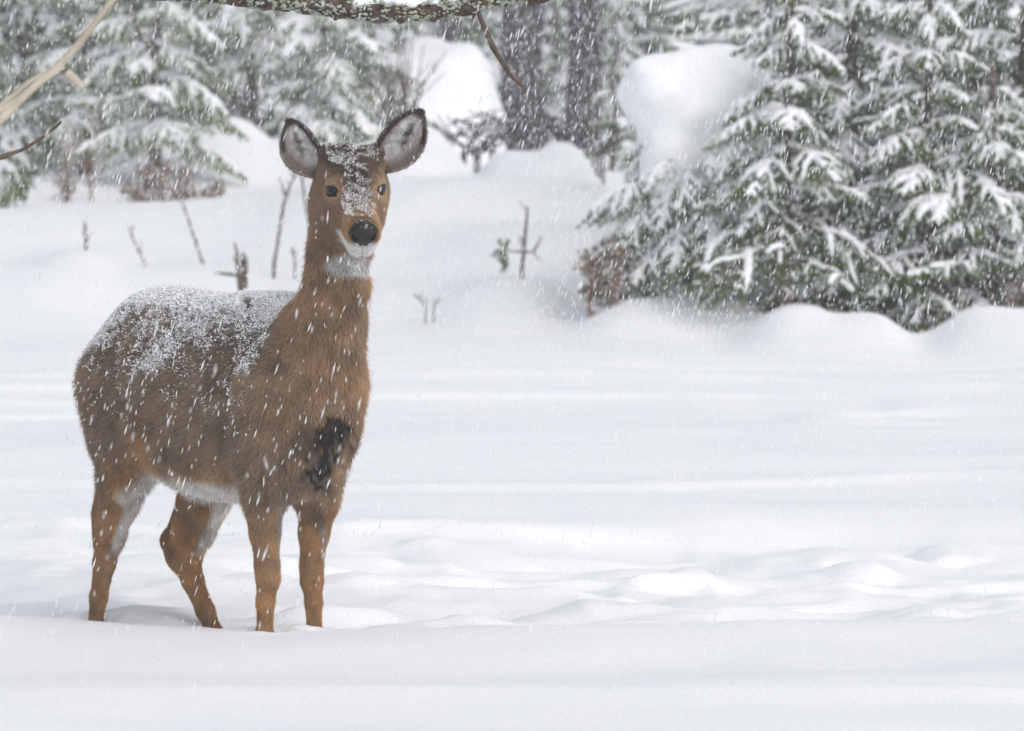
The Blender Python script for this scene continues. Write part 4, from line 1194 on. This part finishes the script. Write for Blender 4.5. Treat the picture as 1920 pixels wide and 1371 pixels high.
leafy('fern', 'withered brown fern clump left of the firs on the drift', 'fern', 29.45, [[(1105, 560), (1108, 510), (1098, 470)], [(1110, 555), (1125, 505), (1140, 465)], [(1150, 548), (1152, 500), (1150, 455)], [(1155, 550), (1163, 500), (1166, 455)], [(1108, 505), (1098, 500), (1090, 498)], [(1130, 530), (1120, 490), (1104, 480)], [(1150, 545), (1130, 515), (1118, 495)]], 420, M_RUST, M_DEAD, 52, .03)
leafy('bush', 'dark evergreen sprigs half buried at the left edge of the picture', 'bush', 36.0, [[(15, 370), (30, 345), (60, 318)], [(20, 372), (40, 360), (52, 340)], [(5, 370), (12, 350), (22, 335)]], 240, M_TWIG, M_NEEDLE, 53, .04)
leafy('bush', 'small brown tuft in the snow between the sprigs and the brown leaved bush', 'bush', 36.5, [[(128, 365), (120, 345), (108, 330)], [(130, 365), (128, 345), (125, 328)]], 110, M_TWIG, M_DEAD, 54, .035)
leafy('weed', 'thin rusty weed with fine dead twigs left of the dark trunked fir', 'weed', 36.5, [[(170, 372), (166, 330), (160, 300), (172, 275)], [(170, 340), (155, 310), (140, 292)], [(172, 350), (178, 300), (183, 200)], [(122, 315), (125, 270), (122, 235)], [(125, 280), (138, 265), (148, 258)]], 60, M_RUST, M_DEAD, 55, .03)
for X0, lab, sd in [(1465, 'rusty brown dead growth at the foot of the thin brown stemmed fir', 56), (1742, 'rusty brown dead growth around the reddish trunk', 57), (1902, 'rusty brown dead growth low at the right edge of the picture', 58)]:
    leafy('dead_shrub', lab, 'shrub', 29.2, [[(X0, 605), (X0 - 4, 540), (X0 + 6, 470)], [(X0 + 5, 605), (X0 + 14, 550), (X0 + 2, 500)], [(X0 - 5, 600), (X0 - 14, 560), (X0 - 10, 510)], [(X0, 590), (X0 + 10, 530), (X0 + 20, 480)]], 130, M_RUST, M_DEAD, sd, .028, 'rusty dead growth under the firs')
# leafless shrub fanning out in front of the far white mound
r8 = np.random.default_rng(8)
fan = []
for k in range(38):
    a = r8.uniform(-.75, .62)
    x0, y0 = 752 + r8.uniform(-25, 25), 232
    l = r8.uniform(90, 185)
    fan.append([(x0, y0), (x0 + math.sin(a) * l * .5, y0 - math.cos(a) * l * .55), (x0 + math.sin(a) * l * 1.05 + a * 18, y0 - math.cos(a) * l)])
leafy('leafless_shrub', 'leafless shrub with fine upright twigs in front of the far white mound', 'shrub', 40.5, fan, 1, M_TWIG, M_DEAD, 61, .02, None, (.008, .003))
leafy('leafless_shrub', 'tangle of dark bent twigs in the dip left of the thick dark trunk', 'shrub', 38.5, [[(895, 285), (850, 262), (820, 215)], [(880, 285), (835, 250), (810, 225)], [(890, 285), (930, 240), (985, 232)], [(850, 225), (900, 235), (960, 215)], [(870, 280), (900, 255), (905, 225)], [(905, 285), (940, 270), (960, 235)], [(840, 235), (880, 222), (940, 205)], [(900, 280), (950, 245), (1040, 248)]], 1, M_FARBARK, M_DEAD, 62, .02, None, (.011, .004))
tangle = []
for k in range(44):
    x0 = r8.uniform(815, 1130); y0 = 285 - abs(x0 - 890) * .12
    d = r8.choice([-1, 1])
    tangle.append([(x0, y0 + 6), (x0 + d * r8.uniform(8, 35), y0 - r8.uniform(15, 45)), (x0 + d * r8.uniform(40, 100), y0 - r8.uniform(20, 75))])
leafy('leafless_shrub', 'fine dark brush lying along the dip below the two dark trunks', 'shrub', 37.2, tangle, 1, M_FARBARK, M_DEAD, 64, .02, None, (.011, .004))
leafy('leafless_shrub', 'dark leafless brush in the hollow right of the second dark trunk', 'shrub', 37.5, [[(1120, 290), (1100, 250), (1060, 225)], [(1125, 290), (1150, 250), (1190, 235)], [(1130, 288), (1120, 240), (1130, 180)], [(1135, 285), (1165, 262), (1200, 258)], [(1110, 280), (1075, 262), (1030, 255)], [(1140, 290), (1150, 230), (1165, 170)]], 1, M_FARBARK, M_DEAD, 63, .02, None, (.014, .005))

# pale stalks leaning across the upper left corner, in front of the deer's distance
t = thing('pale_stalk', 'blurred pale leaning stalks crossing the upper left corner', 'stalk', (wx(-830, 11.2), 11.2, gz(wx(-830, 11.2), 11.2)))
b9 = np.array(t.location)
for run, r0, r1 in [([(-700, 1080), (-300, 560), (-20, 245), (60, 165), (130, 105), (215, -5), (330, -150)], .008, .005), ([(-20, 215), (60, 150), (120, 125)], .004, .004), ([(-700, 1090), (-280, 545), (-20, 222), (110, 130)], .006, .004), ([(125, 135), (140, 150), (155, 165)], .007, .006)]:
    S = Geo()
    Q = np.array([at(a, b, 11.2) for a, b in run]) - b9
    s = np.linspace(0, len(Q) - 1, 5 * len(Q))
    Q = np.stack([np.interp(s, np.arange(len(Q)), Q[:, i]) for i in range(3)], -1)
    S.tube(Q, np.linspace(r0, r1, len(Q)), 8, .04, 5)
    obj('stalk', S.mesh('stalk', [M_STALK], True), t)
t = thing('arching_twig', 'thin grey twig arching in from the left edge below the pale stalks', 'twig', (wx(-420, 12.6), 12.6, gz(wx(-420, 12.6), 12.6)))
b9 = np.array(t.location)
S = Geo()
Q = np.array([at(a, b, 12.6) for a, b in [(-420, 900), (-330, 500), (-160, 330), (0, 296), (45, 280), (85, 255), (115, 228)]]) - b9
s = np.linspace(0, 6, 30)
Q = np.stack([np.interp(s, np.arange(7), Q[:, i]) for i in range(3)], -1)
S.tube(Q, np.linspace(.009, .0025, 30), 6, .03, 2)
obj('stem', S.mesh('stem', [M_TWIG], True), t)
t = thing('hanging_twig', 'dim broken twig hanging in front of the yellow green fir', 'twig', at(255, 30, 34))
b9 = np.array(t.location)
S = Geo()
Q = np.array([at(a, b, 34) for a, b in [(235, -130), (245, -40), (252, 40), (262, 70), (285, 92), (310, 115)]]) - b9
S.tube(Q, [.016, .014, .013, .014, .010, .004], 6, .03, 2)
obj('stem', S.mesh('stem', [M_BARK], True), t)

# lichen covered limb across the top edge, of a tree standing off to the left
LY = 14.3
tx = -2.3
limb_t = thing('overhanging_tree', 'lichen spotted tree limb with patches of snow sagging across the top edge', 'tree', (tx, LY, gz(tx, LY)))
b9 = np.array(limb_t.location)
M_LIMB = noisy(mat('limb_bark', rough=0.95), (.05, .036, .026), (.15, .11, .085), 60, bump=1.0, bscale=70, dist=.012)
M_LICH = noisy(mat('lichen', rough=0.95), (.30, .34, .29), (.46, .49, .42), 120, bump=.8, bscale=180, dist=.004)
M_LICHY = noisy(mat('yellow_lichen', rough=0.95), (.22, .22, .09), (.38, .36, .20), 120)
tz = np.linspace(-.3, 3.4, 40)
G = Geo(); G.tube(np.stack([.03 * noise2(tz, tz * 0, 4), .03 * noise2(tz, tz * 0, 5), tz], -1), np.linspace(.19, .10, 40), 16, .06, 4)
obj('trunk', G.mesh('trunk', [M_LIMB], True), limb_t)
LP = [(tx, LY, 1.66)] + [at(a, b, LY) for a, b in [(-200, -85), (100, -62), (300, -36), (450, -19), (560, -4), (700, 10), (800, 10), (900, -6), (1000, -24), (1120, -46), (1300, -100), (1500, -190)]]
LP = np.array(LP) - b9
s = np.linspace(0, len(LP) - 1, 160)
lc = np.stack([np.interp(s, np.arange(len(LP)), LP[:, i]) for i in range(3)], -1)
k5 = np.ones(7) / 7
lc = np.stack([np.convolve(np.pad(lc[:, i], 3, mode='edge'), k5, 'valid') for i in range(3)], -1)
lr = np.interp(s, np.arange(len(LP)), [.06, .055, .048, .040, .036, .033, .036, .035, .031, .029, .026, .022, .012])
lr = lr * (1 + .10 * noise2(s * 2.3, s * 0, 14))
G = Geo(); G.tube(lc, lr, 20, .018, 6)
obj('limb', G.mesh('limb', [M_LIMB], True), limb_t)
rl = np.random.default_rng(33)
def on_limb(n, below):
    i = rl.integers(20, 150, n)
    d = unit(np.gradient(lc, axis=0))[i]
    a = unit(np.cross(d, [0, 0, 1.0])); b = np.cross(a, d)
    th = rl.uniform(-2.9, .3, n) if below else rl.uniform(.4, 2.7, n)
    nr = a * np.cos(th)[:, None] + b * np.sin(th)[:, None]
    return lc[i] + d * rl.uniform(-.02, .02, (n, 1)) + nr * lr[i][:, None] * 1.0, nr, i
for nm, m, cnt, rr in (('lichen', M_LICH, 2300, (.0018, .0075)), ('yellow_lichen', M_LICHY, 700, (.0015, .005))):
    P, nr, i = on_limb(cnt * 3, True)
    keep = noise3(P[:, 0] * 26, P[:, 1] * 26, P[:, 2] * 26, 3) > (-.35 if nm == 'lichen' else -.4)
    P, nr = P[keep][:cnt], nr[keep][:cnt]
    o = grains(nm, P, rl.uniform(*rr, len(P)), limb_t, [m], rl, .6)
P, nr, i = on_limb(1400, False)
keep = noise3(P[:, 0] * 5, P[:, 1] * 5, P[:, 2] * 5, 8) > -.15
P, nr = P[keep], nr[keep]
# cushions of snow lying on and clinging to the limb
sc = [(at(a, b, LY - .025) - b9, r) for a, b, r in [(672, 6, .012), (690, 2, .018), (715, -2, .020), (745, 0, .017), (780, 2, .018), (815, 4, .014), (850, -2, .012), (640, -4, .010), (600, -4, .008), (500, -18, .014), (420, -22, .014)]]
top = [(lc[k] + [0, 0, lr[k] * .9], .022 * (1 + .4 * math.sin(k * .7))) for k in range(15, 150, 2)]
def limb_snow(Pq):
    D = np.full(len(Pq), 9.0)
    Wq = Pq + .006 * np.stack([noise3(Pq[:, 0] * 40, Pq[:, 1] * 40, Pq[:, 2] * 40, 80 + i) for i in range(3)], -1)
    for c, r in sc + top:
        m = (np.abs(Wq - c) < .12).all(1)
        D[m] = smin(D[m], ell_d(Wq[m], c, (r * 1.3, r, r * .8)), .012)
    return D
ca = np.array([c for c, r in sc + top])
V, Q = sdf_mesh(limb_snow, ca.min(0) - .06, ca.max(0) + .06, .006, 4)
obj('snow', mesh_np('snow', V, Q, [M_BSNOW], True), limb_t)
S = Geo()
Q = np.array([at(a, b, LY) for a, b in [(890, 2), (896, 25), (912, 60), (923, 88), (942, 118), (960, 146), (975, 160), (986, 170)]]) - b9
S.tube(Q + rl.normal(size=Q.shape) * .0015, [.0055, .0062, .0058, .0068, .0058, .0055, .0035, .0012], 7, .01, 4)
obj('twig', S.mesh('twig', [M_TWIG], True), limb_t)
S = Geo(); S.tube(np.array([at(a, b, LY) for a, b in [(888, 10), (889, 28), (887, 37)]]) - b9, [.006, .005, .002], 6)
obj('twig', S.mesh('twig', [M_TWIG], True), limb_t)
S = Geo(); S.tube(np.array([at(a, b, LY) for a, b in [(985, 4), (1010, 5), (1030, 1)]]) - b9, [.010, .006, .002], 6)
obj('twig', S.mesh('twig', [M_TWIG], True), limb_t)

# ---------------------------------------------------------------- falling snow: loose clumped flakes filling the air
fs = np.random.default_rng(99)
NF = 150000
FY = 10.5 + (40 - 10.5) * fs.random(NF) ** .62
hw = .5 + FY * .095
FXx = fs.uniform(-1, 1, NF) * hw
FZ = fs.uniform(.05, 1, NF) ** 1.0 * (1.25 + FY * .035) + 0.0
okk = FZ > ground_z(FXx, FY) + .03
C = np.stack([FXx, FY, FZ], -1)[okk]
n = len(C)
size = fs.lognormal(math.log(.0009), .32, n)
fall = unit(np.array([.26, .05, 1.0]) + fs.normal(size=(n, 3)) * .10)
a = unit(np.cross(fall, [0, 1, 0])); b = np.cross(fall, a)
el = fs.uniform(4.0, 10.0, n)
oct_ = np.array([(1, 0, .1), (0, 0, 1), (-1, 0, -.1), (0, 0, -1), (0, 1, -.1), (0, .05, .9), (0, -1, .1), (0, -.05, -.9)])
OF = np.array([(0, 1, 2), (0, 2, 3), (4, 5, 6), (4, 6, 7)])
J = fs.uniform(.7, 1.3, (n, 8, 1)) * oct_[None]
V = C[:, None, :] + size[:, None, None] * (J[..., :1] * a[:, None, :] + J[..., 1:2] * b[:, None, :] + J[..., 2:] * (fall * el[:, None])[:, None, :])
F = (OF[None] + (np.arange(n) * 8)[:, None, None]).reshape(-1, 3)
flakes = obj('falling_snow', mesh_np('falling_snow', V.reshape(-1, 3), F, [M_FLAKE], True), kind='stuff')
tag(flakes, 'white snowflakes falling all through the air', 'snowfall')

# ---------------------------------------------------------------- the veil of snowy air
HAZE = 0.0022
if HAZE:
    hm = bpy.data.materials.new('haze')
    hm.use_nodes = True
    nt = hm.node_tree; nt.nodes.clear()
    ho = nt.nodes.new('ShaderNodeOutputMaterial'); hv = nt.nodes.new('ShaderNodeVolumePrincipled')
    hv.inputs['Color'].default_value = (.93, .94, .96, 1)
    hv.inputs['Density'].default_value = HAZE
    nt.links.new(hv.outputs[0], ho.inputs['Volume'])
    x0, x1, y0, y1, z0, z1 = -600, 600, -460, 620, float(GZ.min()) - 1.0, 14.5
    V = [(x, y, z) for x in (x0, x1) for y in (y0, y1) for z in (z0, z1)]
    Fq = [(0, 1, 3, 2), (4, 6, 7, 5), (0, 4, 5, 1), (2, 3, 7, 6), (0, 2, 6, 4), (1, 5, 7, 3)]
    obj('haze', mesh_np('haze', V, np.array(Fq), [hm]), kind='stuff')
nt_ = sum(len(o.data.polygons) for o in scene.objects if o.type == 'MESH' and o.data.users == 1)
print('TRIS(unique polys)', nt_, 'boughs', BOUGHS[0], 'grains', GRAINS, 'objects', len(scene.objects), 'head', H_O)
